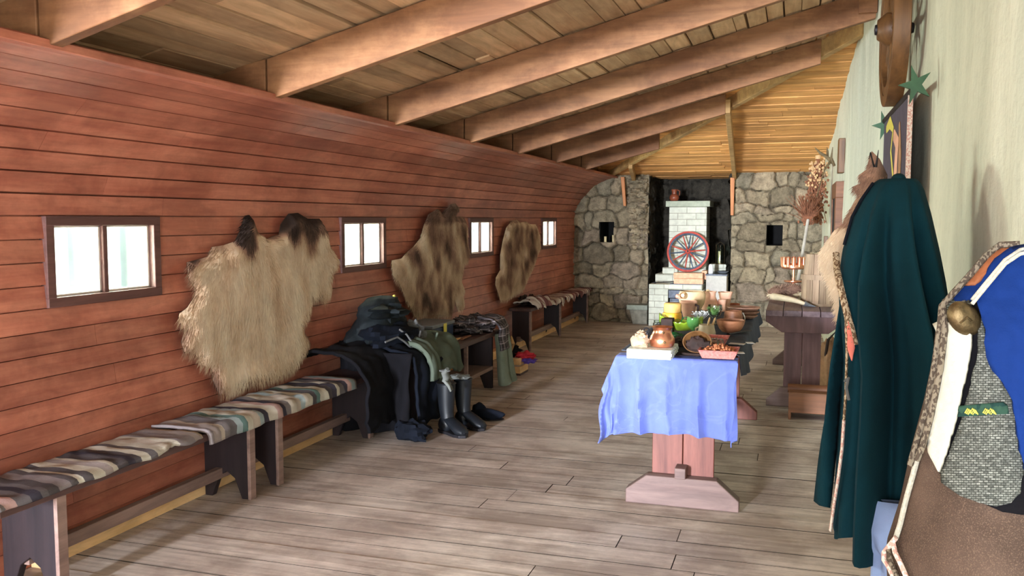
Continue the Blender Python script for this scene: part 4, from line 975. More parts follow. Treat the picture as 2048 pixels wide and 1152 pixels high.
# copper candle ring on a stand with a plate
cx_, cy_ = -.01, 8.6; zt = 1.01
t = thing('candle_ring', 'copper ring of small candle cups on the right table', 'candle holder', (cx_, cy_, UZ))
m = MB(); m.tube([(cx_, cy_, UZ+.10), (cx_, cy_, zt+.06)], .012, 10); m.lathe([(0, .08), (.07, .09), (.085, .10), (.085, .106), (0, .10)], (cx_, cy_, UZ), 30); m.lathe([(.05, 0), (.055, .01), (.012, .04), (.012, .1), (0, .1)], (cx_, cy_, UZ), 24); m.build('stem', 'copper', t)
m = MB(); m.tube([(cx_+.10*math.cos(a_), cy_+.10*math.sin(a_), zt) for a_ in np.linspace(0, 2*PI, 30)], .013, 8, flat=1.8)
for k in range(4): a_ = PI*k/4; m.tube([(cx_-.1*math.cos(a_), cy_-.1*math.sin(a_), zt), (cx_+.1*math.cos(a_), cy_+.1*math.sin(a_), zt)], .005, 6)
m.build('ring', 'copper', t)
for k in range(12):
    a_ = 2*PI*k/12; m = MB(); m.lathe([(.0, 0), (.017, 0), (.018, .05), (.022, .085), (.020, .085), (.014, .05), (0, .02)], (cx_+.10*math.cos(a_), cy_+.10*math.sin(a_), zt), 14); m.build('candle_cup', 'copper', t)
m = MB(); m.lathe([(0, 0), (.10, 0), (.15, .02), (.15, .026), (.10, .008), (0, .008)], (.02, 8.9, UZ), 36); tag(m.build('pale_plate', 'cream_glaze'), 'pale plate beneath the copper candle ring', 'plate')
# leather bag under the right table
t = thing('folded_bag', 'tan folded leather bag on the floor behind the mauve table legs', 'bag', (.33, 7.55, 0))
m = MB(); m.blob((.30, 7.6, .24), .10, .14, .24, .45, 9, 11, 30, flatbot=-.24); m.build('bag_body', 'leather_tan', t)
m = MB(); m.tube([(.25, 7.5, .3), (.27, 7.47, .48), (.33, 7.48, .55), (.38, 7.5, .3)], .012, 8); m.build('strap', 'leather_dark', t)
m = MB(); m.blob((.33, 8.1, .16), .08, .12, .16, .3, 6, 3, 20); tag(m.build('white_sack', 'salt_white'), 'bright white sack showing below the right tabletop', 'sack')

# ================================================================== STOVE
t = thing('masonry_stove', 'whitewashed brick stove with tall chimney block in the stone niche', 'stove', (-1.35, 12.2, 0))
m = MB(); m.box(-1.88, -1.62, 11.9, 12.9, 0, .57); m.box(-1.62, -1.17, 11.9, 12.9, .50, .57); m.box(-1.23, -1.15, 11.9, 12.9, 0, .50); m.box(-1.62, -1.23, 11.9, 12.9, 0, .08); m.box(-1.62, -1.23, 12.25, 12.9, .08, .5)
m.build('brick_base', 'white_brick', t, bevel=.006)
m = MB(); m.box(-1.84, -1.50, 12.2, 12.9, .57, .69); m.build('brick_step', 'white_brick', t, bevel=.006)
m = MB(); m.box(-1.76, -1.55, 12.32, 12.9, .69, .775); m.build('brick_step', 'white_brick', t, bevel=.006)
m = MB(); m.box(-1.69, -1.175, 12.42, 12.9, .57, 1.62); m.build('chimney_block', 'white_brick', t, bevel=.006)
m = MB(); m.box(-1.735, -1.13, 12.38, 12.95, 1.62, 1.70); m.build('cap_slab', 'cap_stone', t, bevel=.006)
m = MB(); m.box(-1.615, -1.235, 11.905, 11.93, .385, .495); m.box(-1.60, -1.25, 11.93, 12.2, .1, .38); m.build('firebox_plate', 'soot_iron', t, bevel=.004)
m = MB(); m.prism([(-1.60, .10), (-1.25, .10), (-1.25, .36), (-1.60, .36)], 11.915, 11.93, 'Y'); m.prism([(-1.57, .13), (-1.28, .13), (-1.28, .28)]+[(-1.425+.145*math.cos(a_), .28+.06*math.sin(a_)) for a_ in np.linspace(.2, PI-.2, 9)]+[(-1.57, .28)], 11.895, 11.915, 'Y'); fd = m.build('firebox_door', 'soot_iron', t, bevel=.004)
m = MB(); m.tube([(-1.60, 11.89, .25), (-1.60, 11.86, .25), (-1.54, 11.86, .25)], .008, 8); m.build('door_handle', 'iron', fd)
m = MB(); m.box(-1.13, -.86, 12.0, 12.9, 0, .695); m.build('plastered_side_block', 'white_brick_paint', t, bevel=.006)
m = MB(); m.box(-1.14, -.85, 11.99, 12.9, .695, .715); m.build('hot_plate', 'soot_iron', t, bevel=.003)
m = MB(); m.box(-1.6, -1.17, 11.92, 12.4, .57, .578); m.build('stove_top_sheet', 'soot_iron', t)
m = MB(); m.box(-1.14, -.87, 12.55, 12.9, .715, .82); m.build('brick_step', 'white_brick', t, bevel=.006)
# jug on the chimney cap
t = thing('clay_jug', 'small glazed clay jug on top of the chimney cap', 'jug', (-1.64, 12.55, 1.70))
m = MB(); m.lathe([(.04, 0), (.055, .01), (.07, .045), (.06, .08), (.035, .10), (.035, .13), (.045, .165), (.04, .165), (.028, .13), (0, .08)], (-1.64, 12.55, 1.70), 26); m.build('jug_body', 'brown_glaze', t)
m = MB(); m.tube([(-1.60, 12.55, 1.86), (-1.565, 12.55, 1.84), (-1.57, 12.55, 1.78)], .008, 8); m.build('handle', 'brown_glaze', t)
# fire bricks
for i, (xa, xb, ya, yb, za, zb, lb) in enumerate(((-1.55, -1.165, 11.93, 12.08, .578, .650, 'lower orange firebrick under the painted wheel'), (-1.56, -1.17, 11.96, 12.10, .651, .725, 'upper orange firebrick carrying the painted wheel'), (-1.20, -1.13, 12.10, 12.3, .63, .75, 'small orange brick standing behind the firebrick stack'))):
    m = MB(); m.box(xa, xb, ya, yb, za, zb)
    tag(m.build('fire_brick', 'fire_brick', bevel=.006), lb, 'brick', 'orange firebricks on the stove')
# painted wheel on the bricks, leaning on the chimney
def wheel(name, label, c, R, n, mats, rim, hub, rot, spoke_r=.009, wd=.03):
    t = thing(name, label, 'wheel', c); T = rot; c = Vector(c)
    def ringp(a_, r_, o_): return c+T @ Vector((r_*math.cos(a_), o_, r_*math.sin(a_)))
    for nm, mt, ra, rb, w2 in (('outer_rim', mats[0], R, R-rim*.55, wd), ('inner_rim', mats[1], R-rim*.55, R-rim, wd*.9)):
        m = MB(); k_ = 64; vs = [ringp(2*PI*k/k_, r_, o_) for (r_, o_) in ((ra, -w2/2), (ra, w2/2), (rb, w2/2), (rb, -w2/2)) for k in range(k_)]
        m.add(vs, [(j*k_+k, j*k_+(k+1) % k_, ((j+1) % 4)*k_+(k+1) % k_, ((j+1) % 4)*k_+k) for j in range(4) for k in range(k_)]); m.build(nm, mt, t, bevel=.002)
    for k in range(n):
        a_ = 2*PI*k/n+.11; m = MB(); m.tube([ringp(a_, hub*.7, 0), ringp(a_, R*.5, 0), ringp(a_, R-rim*.9, 0)], [spoke_r*1.1, spoke_r*1.1, spoke_r*.75], 8); m.build('spoke', mats[2+k % (len(mats)-3)] if len(mats) > 4 else mats[2], t)
    m = MB(); m.lathe([(0, -wd*1.1), (hub*.6, -wd*1.05), (hub, -wd*.5), (hub, wd*.5), (hub*.6, wd), (0, wd)], c, 24, M3=T @ Matrix.Rotation(PI/2, 3, 'X')); hb = m.build('hub', mats[-1], t)
    m = MB(); m.lathe([(0, -wd*1.25), (hub*.3, -wd*1.2), (hub*.35, -wd), (0, -wd)], c, 16, M3=T @ Matrix.Rotation(-PI/2, 3, 'X')); m.lathe([(0, -wd*1.25), (hub*.3, -wd*1.2), (hub*.35, -wd), (0, -wd)], c, 16, M3=T @ Matrix.Rotation(PI/2, 3, 'X')); m.build('axle_cap', 'iron', hb)
    return t
wheel('painted_wheel', 'red and blue spoked wheel leaning against the white chimney', (-1.395, 12.18, 1.005), .285, 14, ['red_paint', 'blue_paint', 'red_paint', 'blue_paint', 'red_paint'], .048, .036, Matrix.Rotation(math.radians(-16), 3, 'X'))
# lantern and small things on the hot plate
t = thing('glass_lantern', 'glass candle lantern on the stove beside the dark niche', 'lantern', (-1.0, 12.62, .82))
m = MB(); m.lathe([(.055, 0), (.055, .22), (.045, .27), (.043, .27), (.053, .22), (.053, .005)], (-1.0, 12.62, .82), 24); m.build('glass_cylinder', 'clear_glass', t)
m = MB(); m.lathe([(0, 0), (.06, 0), (.06, .012), (0, .012)], (-1.0, 12.62, .82), 24); m.tube([(-1.055, 12.62, .83), (-1.055, 12.62, 1.09), (-1.0, 12.62, 1.13), (-.945, 12.62, 1.09), (-.945, 12.62, .83)], .004, 6); m.build('metal_frame', 'bronze', t)
m = MB(); m.tube([(-1.01, 12.62, .832), (-1.01, 12.62, 1.0)], .018, 12); m.build('candle', 'wax', t)
m = MB(); m.lathe([(.03, 0), (.032, .01), (.03, .10), (.02, .125), (0, .13)], (-1.08, 12.12, .715), 20); tag(m.build('salt_shaker', 'salt_white'), 'small white rounded shaker standing on the hot plate', 'shaker')
m = MB(); m.lathe([(0, 0), (.05, 0), (.085, .03), (.08, .03), (0, .008)], (-.93, 12.25, .715), 26); tag(m.build('tin_dish', 'grey_plastic'), 'shallow pale dish on the hot plate beside the shaker', 'dish')
m = MB(); m.tube([(-1.80, 11.98, .588), (-1.62, 12.06, .592), (-1.56, 12.1, .60)], .006, 8); m.tube([(-1.80, 11.98, .588), (-1.84, 11.97, .586)], [.014, .006], 8); tag(m.build('fire_poker', 'iron'), 'thin iron poker lying on the stove top', 'poker')
# stone seat slab left of the stove
t = thing('stone_ledge', 'grey stone slab on a block left of the stove', 'ledge', (-2.05, 12.15, 0))
m = MB(); m.box(-2.20, -1.91, 11.98, 12.26, .20, .27); m.build('slab', 'slab', t, bevel=.01)
m = MB(); m.prism([(-2.12, 0), (-1.92, 0), (-1.92, .20), (-2.17, .20)], 12.03, 12.26, 'Y'); m.build('block', 'grey_stone', t, bevel=.01)
# pieces in the left wall hole
m = MB(); m.tube([(-2.60, 12.45, 1.12), (-2.60, 12.45, 1.2)], .02, 10); m.tube([(-2.48, 12.45, 1.12), (-2.48, 12.45, 1.22)], .022, 10); tag(m.build('stub_candles', 'wax'), 'two short candle stubs inside the left stone opening', 'candles')
# ================================================================== CLOTHES AND BAGS ON THE LEFT BENCHES
drape('black_coat', 'black_wool', [(-2.99, .56), (-2.86, .60), (-2.70, .585), (-2.60, .52), (-2.555, .40), (-2.545, .07)], 4.90, 5.38, 'black coat hanging over the end of the striped bench', 'coat', ny=50, ripple=.05, fr=5, seed=21, hem=.05, thick=.02)
drape('black_coat', 'navy_fabric', [(-2.95, .60), (-2.62, .58), (-2.42, .53), (-2.385, .42), (-2.37, .03)], 5.30, 5.74, 'navy and black garments hanging to the floor beside the rubber boots', 'coat', ny=50, ripple=.05, fr=6, seed=25, hem=.03, thick=.02)
def end_fn(u, v):
    x = -2.93+.53*u; return (x, 5.27-.05*math.sin(x*31+2*v)*v**.6-.05*noise.noise(Vector((x*9, v*3, 2)))-.02*v, .56-.53*v)
m = MB(); m.grid(end_fn, 40, 24); tag(m.build('dark_cloth', 'black_wool', solid=.012, recalc=False, sharp=80), 'black cloth hanging in front of the free-standing bench end', 'cloth')
m = MB(); m.blob((-2.36, 5.20, .065), .12, .10, .07, .5, 9, 3, 26, flatbot=-.063); tag(m.build('dark_bag', 'navy_fabric'), 'dark soft bag slumped on the floor left of the boots', 'bag')
# backpack
bp = thing('backpack', 'charcoal hiking backpack slumped against the wall on the bench', 'backpack', (-2.76, 5.6, .5))
m = MB()
def bpf(u, v):
    t = 2*PI*u; zz = v; rx = .165*(1-.45*zz**1.8); ry = .33*(1-.62*zz**1.5); q = 1+.20*noise.noise(Vector((math.cos(t)*1.6, math.sin(t)*1.6, zz*3.2)))+.07*noise.noise(Vector((math.cos(t)*4, math.sin(t)*4, zz*9)))
    if zz > .96: q *= max(.05, (1-zz)/.04)
    return (-2.80+.02*zz+rx*q*math.cos(t), 5.58+.05*zz+ry*q*math.sin(t), .60+.31*zz)
m.grid(bpf, 48, 36); m.build('pack_body', 'charcoal_nylon', bp)
m = MB(); m.blob((-2.69, 5.52, .62), .16, .30, .11, .5, 8, 5, 28); m.build('front_pocket', 'navy_fabric', bp)
m = MB(); m.blob((-2.63, 5.80, .62), .10, .11, .085, .6, 9, 9, 24); m.build('side_pocket', 'light_trim', bp)
m = MB(); m.blob((-2.72, 5.56, .80), .12, .20, .06, .7, 9, 14, 24); m.build('top_flap', 'charcoal_nylon', bp)
for i, P in enumerate(([(-2.56, 5.22, .64), (-2.53, 5.34, .66), (-2.515, 5.42, .62), (-2.50, 5.48, .575), (-2.49, 5.55, .56), (-2.50, 5.62, .60), (-2.51, 5.68, .66)], [(-2.55, 5.42, .70), (-2.52, 5.47, .66), (-2.50, 5.50, .61)])):
    m = MB(); m.tube(P, .007, 8); m.build('reflective_piping', 'light_trim', bp)['label'] = 'light grey reflective piping'
m = MB(); m.hexa([(-2.74, 5.66, .86), (-2.70, 5.66, .86), (-2.70, 5.69, .86), (-2.74, 5.69, .86), (-2.72, 5.68, .91), (-2.71, 5.68, .91), (-2.71, 5.70, .91), (-2.72, 5.70, .91)]); m.build('paper_tag', 'yellow_label', bp)
# olive coat with a collar over the bench front
t = thing('olive_coat', 'grey-green coat draped over the bench front above the boots', 'coat', (-2.5, 5.85, .5))
drape('coat_body', 'olive_canvas', [(-2.78, .565), (-2.60, .58), (-2.47, .56), (-2.41, .50), (-2.375, .40), (-2.34, .24)], 5.50, 6.12, parent=t, ny=60, ripple=.035, fr=7, seed=33, hem=.16, thick=.012, fold=.045)
m = MB(); m.grid(lambda u, v: (-2.56+.10*math.cos(PI*1.15*u+.4)+.02*v, 5.92+.15*math.sin(PI*1.15*u-.4)-.02, .575+.055*v-.04*u), 30, 6); m.build('collar', 'olive_canvas', t, solid=.014, recalc=False)
drape('sleeve', 'olive_canvas', [(-2.52, .60), (-2.42, .575), (-2.36, .50), (-2.33, .33)], 5.46, 5.60, parent=t, ny=16, ripple=.03, fr=9, seed=38, hem=.05, thick=.03)
# blue box
t = thing('plastic_box', 'dark blue lidded plastic box on the free-standing bench', 'box', (-2.76, 6.42, .49))
m = MB(); m.box(-2.90, -2.64, 6.20, 6.64, .492, .60); m.build('box_body', 'navy_plastic', t, bevel=.01)
m = MB(); m.box(-2.91, -2.63, 6.19, 6.65, .601, .632); m.build('lid', 'grey_plastic', t, bevel=.008)
m = MB(); m.box(-2.629, -2.626, 6.40, 6.46, .555, .625); m.build('yellow_sticker', 'yellow_label', t)
m = MB(); m.blob((-2.80, 6.80, .535), .08, .12, .05, .6, 8, 4, 26, flatbot=-.045); tag(m.build('wine_red_cloth', 'wine_cloth'), 'dark red crumpled cloth behind the blue box', 'cloth')
for i, (x, y_, rz, lb) in enumerate(((-2.53, 6.40, .2, 'wooden handled knife lying in front of the blue box'), (-2.50, 6.56, -.1, 'second wooden knife sheath nearer the plaid shirt'))):
    m = MB(); c_, s_ = math.cos(rz), math.sin(rz); m.tube([(x-.02*s_, y_-.10, .502), (x, y_, .504), (x+.03*s_, y_+.10, .502)], [.016, .018, .010], 10, flat=.6); tag(m.build('knife', 'spoon_wood' if i == 0 else 'brown_box_wood'), lb, 'knife', 'knives on the bench')
# plaid shirt
t = thing('plaid_shirt', 'grey plaid flannel shirt dropped over the far bench end', 'shirt', (-2.5, 7.05, .49))
m = MB(); m.blob((-2.60, 6.98, .55), .16, .24, .065, .9, 10, 8, 34, flatbot=-.055); m.build('shirt_body', 'plaid_flannel', t)
drape('hanging_sleeve', 'plaid_flannel', [(-2.56, .60), (-2.44, .585), (-2.38, .52), (-2.355, .31)], 6.98, 7.28, parent=t, ny=34, ripple=.03, fr=9, seed=44, hem=.06, thick=.016, fold=.03)
m = MB(); m.blob((-2.64, 7.18, .60), .05, .08, .03, .4, 8, 4, 18); m.build('collar', 'plaid_flannel', t)
# trousers
t = thing('hanging_trousers', 'pale green trousers hanging from the far bench end to the floor', 'trousers', (-2.4, 7.2, 0))
for i, (xa, ya, r_) in enumerate(((-2.405, 7.10, .060), (-2.40, 7.24, .052))):
    m = MB(); P = [(xa, ya, .47), (xa+.02, ya, .36), (xa+.03, ya+.01, .22), (xa+.04, ya+.01, .10), (xa+.05, ya+.02, .035)]
    m.tube(P, [r_*.8, r_, r_*1.05, r_*1.15, r_*1.3], 22, flat=.75)
    m.v = [(x+.012*noise.noise(Vector((x*14, y_*14, z*9))), y_+.016*noise.noise(Vector((x*14, y_*14, z*9+7))), max(.004, z)) for x, y_, z in m.v]
    m.build('trouser_leg', 'trouser_green', t)
# wooden toy crate with bright cloth beyond the trousers
t = thing('slatted_crate', 'small pine slatted crate on the floor beyond the trousers', 'crate', (-2.47, 7.8, 0))
for k, z in enumerate((.02, .10)):
    m = MB(); m.box(-2.56, -2.40, 7.70, 7.72, z, z+.06, .7); m.build('slat', 'pine_strip', t, bevel=.002)
    m = MB(); m.box(-2.42, -2.40, 7.72, 7.95, z, z+.06, .4); m.build('slat', 'pine_strip', t, bevel=.002)
m = MB(); m.box(-2.56, -2.40, 7.70, 7.95, 0, .02); m.build('bottom', 'dark_bench_wood', t)
m = MB(); m.tube([(-2.53, 7.76, .17), (-2.47, 7.70, .30), (-2.50, 7.74, .36)], [.012, .02, .008], 8); tag(m.build('wooden_toy_sword', 'spoon_wood'), 'pale wooden stick leaning out of the slatted crate', 'stick')
m = MB(); m.blob((-2.38, 7.82, .175), .085, .09, .035, .6, 8, 4, 22); tag(m.build('crimson_cloth', 'crimson'), 'crimson cloth spilling over the slatted crate', 'cloth')
m = MB(); m.blob((-2.345, 7.80, .135), .065, .07, .03, .6, 8, 8, 22); tag(m.build('violet_cloth', 'violet'), 'violet cloth hanging beneath the crimson cloth', 'cloth')
m = MB(); m.blob((-2.52, 7.86, .20), .07, .09, .06, .6, 8, 8, 22); tag(m.build('dark_hat', 'black_wool'), 'dark hat heaped on the slatted crate', 'hat')
# rubber boots
def boot(label, x, y, rz, h=.33):
    t = thing('rubber_boot', label, 'boot', (x, y, 0), rz, 'tall dark rubber boots'); m = MB(); n = 24; vs = []
    def ring(cx_, cz, rx, ry, tilt):
        return [(cx_+rx*math.cos(2*PI*k/n)*math.cos(tilt), ry*math.sin(2*PI*k/n), cz+rx*math.cos(2*PI*k/n)*math.sin(tilt)) for k in range(n)]
    R = [(0, h, .066, .062, 0), (0, h-.04, .064, .060, 0), (.0, h*.62, .058, .055, 0), (.002, h*.42, .052, .048, 0), (.010, h*.30, .052, .045, -.25), (.035, .095, .066, .047, -.62), (.085, .070, .060, .048, -.95), (.135, .050, .048, .050, -1.25), (.175, .040, .034, .046, -1.45), (.205, .034, .018, .030, -1.57), (.212, .032, .002, .004, -1.57)]
    for a in R: vs += ring(*a)
    m.add(vs, [(i*n+k, i*n+(k+1) % n, (i+1)*n+(k+1) % n, (i+1)*n+k) for i in range(len(R)-1) for k in range(n)])
    m.v = [(a, b, max(.012, c)) for a, b, c in m.v]
    m.lathe([(.0, h-.06), (.060, h-.05), (.060, h-.001), (.066, h)], (0, 0, 0), 24)
    m.blob((-.012, 0, .055), .058, .046, .06, 0, 4, 0, 20)
    m.build('boot_shaft', 'black_rubber', t, local=True)
    m = MB(); m.prism([(-.07+.0*k, 0) for k in range(1)]+[(-.068, -.025), (-.03, -.044), (.05, -.040), (.13, -.050), (.19, -.040), (.215, 0), (.19, .040), (.13, .050), (.05, .040), (-.03, .044), (-.068, .025)], 0, .020, 'Z'); m.build('sole', 'iron', t, local=True, bevel=.003)
    m = MB(); m.tube([(.066*math.cos(a), .062*math.sin(a), h-.004) for a in np.linspace(0, 2*PI, 25)], .005, 6); m.build('top_band', 'black_rubber', t, local=True)
    return t
boot('front rubber boot with grey gloves laid on top', -2.23, 5.47, -.55, .345)
boot('rear rubber boot standing just behind the gloved one', -2.19, 5.68, -.45, .34)
t = thing('felt_slipper', 'dark low shoe behind the rubber boots', 'shoe', (-2.1, 5.92, 0)); m = MB(); m.blob((-2.10, 5.92, .035), .13, .055, .05, .2, 5, 2, 24, flatbot=-.03); m.blob((-2.17, 5.95, .06), .05, .045, .06, .2, 5, 2, 20); m.build('shoe_upper', 'navy_fabric', t); m = MB(); m.blob((-2.10, 5.92, .012), .135, .058, .012, 0, 4, 0, 20); m.build('sole', 'iron', t)
def glove(label, c, d, rot):
    t = thing('work_glove', label, 'glove', c); c = Vector(c); Rz = Matrix.Rotation(rot, 3, 'Z'); m = MB()
    def W(x, y, z): return c+Rz @ Vector((x, y, z))
    m.tube([W(0, 0, .01), W(.01, 0, .04), W(.0, -.01, .075), W(.02, -.02, .10)], [.036, .04, .038, .02], 14, flat=.55)
    for k in range(4): m.tube([W(.0+.003*k, -.02+.017*k-.01, .02), W(.03, -.03+.019*k, -.015), W(.045, -.035+.02*k, -.05)], [.011, .0105, .006], 8)
    m.tube([W(0, .03, .05), W(.02, .06, .03), (W(.035, .065, .01))], [.012, .011, .006], 8)
    m.build('glove_body', 'glove_grey', t); m = MB(); m.tube([W(.0+.033*math.cos(a), .033*math.sin(a)*.6-.01, .085) for a in np.linspace(0, 2*PI, 16)], .006, 6); m.build('cuff', 'light_trim', t); return t
glove('grey work glove hanging over the front boot top', (-2.21, 5.40, .355), 0, .2)
m = MB(); m.blob((-2.20, 5.66, .352), .075, .05, .018, .5, 8, 3, 20); tag(m.build('work_glove', 'glove_grey'), 'flat grey glove lying across the rear boot top', 'glove')

# ================================================================== RIGHT WALL
wheel('decorative_wheel', 'dark brown wooden wheel mounted high on the white wall', (.385, 4.20, 2.27), .33, 10, ['wheel_wood', 'wheel_wood', 'wheel_wood', 'wheel_wood', 'wheel_wood'], .085, .07, Matrix.Rotation(PI/2, 3, 'Z'), .016, .065)
# banner on a rod with star ends
bt = thing('wall_banner', 'dark painted cloth banner hanging from a rod with star ends', 'banner', (.43, 4.4, 1.98))
YA, YB, ZT, ZLo = 3.62, 4.62, 1.90, 1.15
q0 = atx(1771, 243, .41); q1 = atx(1822, 193, .41); YB, YA = q0[1], q1[1]; ZT = (q0[2]+q1[2])/2
m = MB(); m.box(.405, .415, YA, YB, ZLo, ZT); m.build('cloth_panel', 'banner_cloth', bt)
m = MB(); m.box(.400, .418, YA-.004, YA+.010, ZLo, ZT); m.build('edge_border', 'trim_pale', bt)
m = MB(); m.tube([(.41, YA-.10, ZT+.01), (.41, YB+.05, ZT+.01)], .014, 10); m.build('rod', 'iron', bt)
def star(y, z):
    m = MB(); P = []
    for k in range(10):
        a_ = PI/2+PI*k/5+.3; r_ = .075 if k % 2 == 0 else .026; P.append((.41+r_*.8*math.cos(a_), z+r_*math.sin(a_)))
    m.prism(P, y-.008, y+.008, 'Y'); m.build('star_finial', 'green_star', bt)
star(YA-.13, ZT+.02); star(YB+.04, ZT-.01)
def bshape(nm, pts, rad, mt):
    m = MB(); m.tube([(.401, YA+(YB-YA)*u, ZT-(ZT-ZLo)*v) for u, v in pts], rad, 8, flat=1); m.v = [(.403+(x-.401)*.12, y, z) for x, y, z in m.v]; m.build(nm, mt, bt)
bshape('yellow_motif', [(.85, .06), (.70, .04), (.55, .10), (.62, .22), (.50, .36), (.58, .52), (.45, .62)], [.02, .03, .022, .018, .02, .018, .01], 'yellow_label')
bshape('orange_motif', [(.50, .14), (.36, .20), (.40, .42), (.32, .60), (.40, .8)], [.03, .05, .05, .06, .06], 'terracotta')
bshape('brown_motif', [(.30, .10), (.24, .28), (.26, .55), (.2, .8)], [.02, .04, .04, .04], 'leather_tan')
# frame with dark opening
t = thing('framed_mirror', 'narrow brown wooden frame with a dark opening on the far white wall', 'mirror', (.35, 9.3, 1.2))
xw = wallR(9.3)-.01; m = MB(); a, b, z0, z1 = 8.75, 9.75, 1.05, 1.80
m.box(xw-.045, xw+.03, a, b, z1-.15, z1, .5); m.box(xw-.045, xw+.03, a, a+.2, z0, z1-.15, .3); m.box(xw-.045, xw+.03, b-.14, b, z0, z1-.15, .7); m.box(xw-.045, xw+.03, a, b, z0, z0+.1, .5); m.build('frame', 'brown_box_wood', t, bevel=.004)
m = MB(); m.box(xw-.036, xw+.02, a+.12, b-.12, z0+.05, z1-.1); m.build('dark_panel', 'dark_void', t)
m = MB(); m.box(.30, .34, 10.3, 10.42, 1.16, 1.26); tag(m.build('small_wall_box', 'wheel_wood', bevel=.003), 'tiny dark wooden block on the wall beyond the frame', 'block')
# antlers
t = thing('antler_mount', 'small dark antlers on a plaque high on the white wall', 'antlers', (.37, 8.9, 2.0))
xw = wallR(8.9); m = MB(); m.box(xw-.05, xw+.01, 8.8, 9.0, 1.88, 2.20); m.build('plaque', 'wheel_wood', t, bevel=.006)
m = MB()
for pth, rr_ in (([(.32, 8.9, 1.98), (.26, 8.92, 2.04), (.20, 8.93, 2.08), (.155, 8.95, 2.13)], [.018, .016, .012, .003]), ([(.30, 8.9, 2.0), (.27, 8.85, 1.95), (.25, 8.83, 1.91)], [.014, .01, .003]), ([(.27, 8.92, 2.03), (.27, 8.95, 2.09), (.265, 8.95, 2.13)], [.013, .01, .003]), ([(.33, 8.86, 1.95), (.30, 8.82, 2.02), (.31, 8.8, 2.12)], [.014, .011, .003])): m.tube(pth, rr_, 8)
m.build('antler', 'antler', t)
m = MB(); P = []
for k in range(16): a_ = k/15; P.append((.27-.07*a_**1.5, 9.5+.3*a_, 1.98-.30*a_+.04*math.sin(a_*PI)))
m.tube(P, .006, 6); tag(m.build('curved_switch', 'antler'), 'thin curved dark twig hanging below the antlers', 'twig')
# dried plant bunch and twig broom
t = thing('dried_bunch', 'long dried flower bunch hanging in the corner by the white wall', 'dried flowers', (.2, 10.5, 2.1))
rg = random.Random(14); m1, m2 = MB(), MB()
p0 = aty(1636, 318, 10.5); 
for i in range(150):
    f_ = rg.random(); cx2 = p0[0]+.00+.04*rg.gauss(0, 1)-.02*f_; cz = p0[2]-.05-.66*f_; r_ = .03+.05*f_
    for k in range(4):
        c_ = (cx2+rg.gauss(0, r_*.6), 10.5+rg.gauss(0, .05), cz+rg.gauss(0, .03)); (m1 if f_ > .35 or rg.random() < .3 else m2).blob(c_, .013, .013, .017, .5, 9, i, 6, rg.random())
for mm_, nn, mt in ((m1, 'dark_flower_heads', 'dry_flower'), (m2, 'pale_flower_heads', 'dry_flower_pale')): mm_.build(nn, mt, t)['kind'] = 'stuff'
m = MB()
for i in range(50): m.tube([(p0[0]+rg.gauss(0, .008), 10.5, p0[2]+.03), (p0[0]+rg.gauss(0, .03), 10.5+rg.gauss(0, .03), p0[2]-.3), (p0[0]+rg.gauss(-.02, .05), 10.5+rg.gauss(0, .04), p0[2]-.72)], .003, 4)
m.build('stems', 'dry_flower', t)
m = MB(); m.tube([(p0[0], 10.5, p0[2]+.0), (p0[0], 10.5, p0[2]+.04)], .03, 10); m.build('tie', 'dry_flower_pale', t)
t = thing('twig_broom', 'upside-down twig broom leaning in the corner behind the tub', 'broom', (.04, 9.7, .8))
pa = aty(1616, 440, 9.8); pb = atz(1594, 573, .775); m = MB(); m.tube([tuple(pb), tuple(pa)], .016, 10); m.build('broom_handle', 'pale_stick', t)
m = MB()
for i in range(260):
    e = (pa[0]-.02+rg.gauss(0, .07), 9.8+rg.gauss(0, .05), pa[2]+rg.uniform(.05, .27)); m.tube([(pa[0]+rg.gauss(0, .012), 9.8, pa[2]-.05), ((pa[0]+e[0])/2, 9.8, (pa[2]+e[2])/2), e], [.004, .003, .0015], 4)
m.build('twigs', 'dry_flower', t)

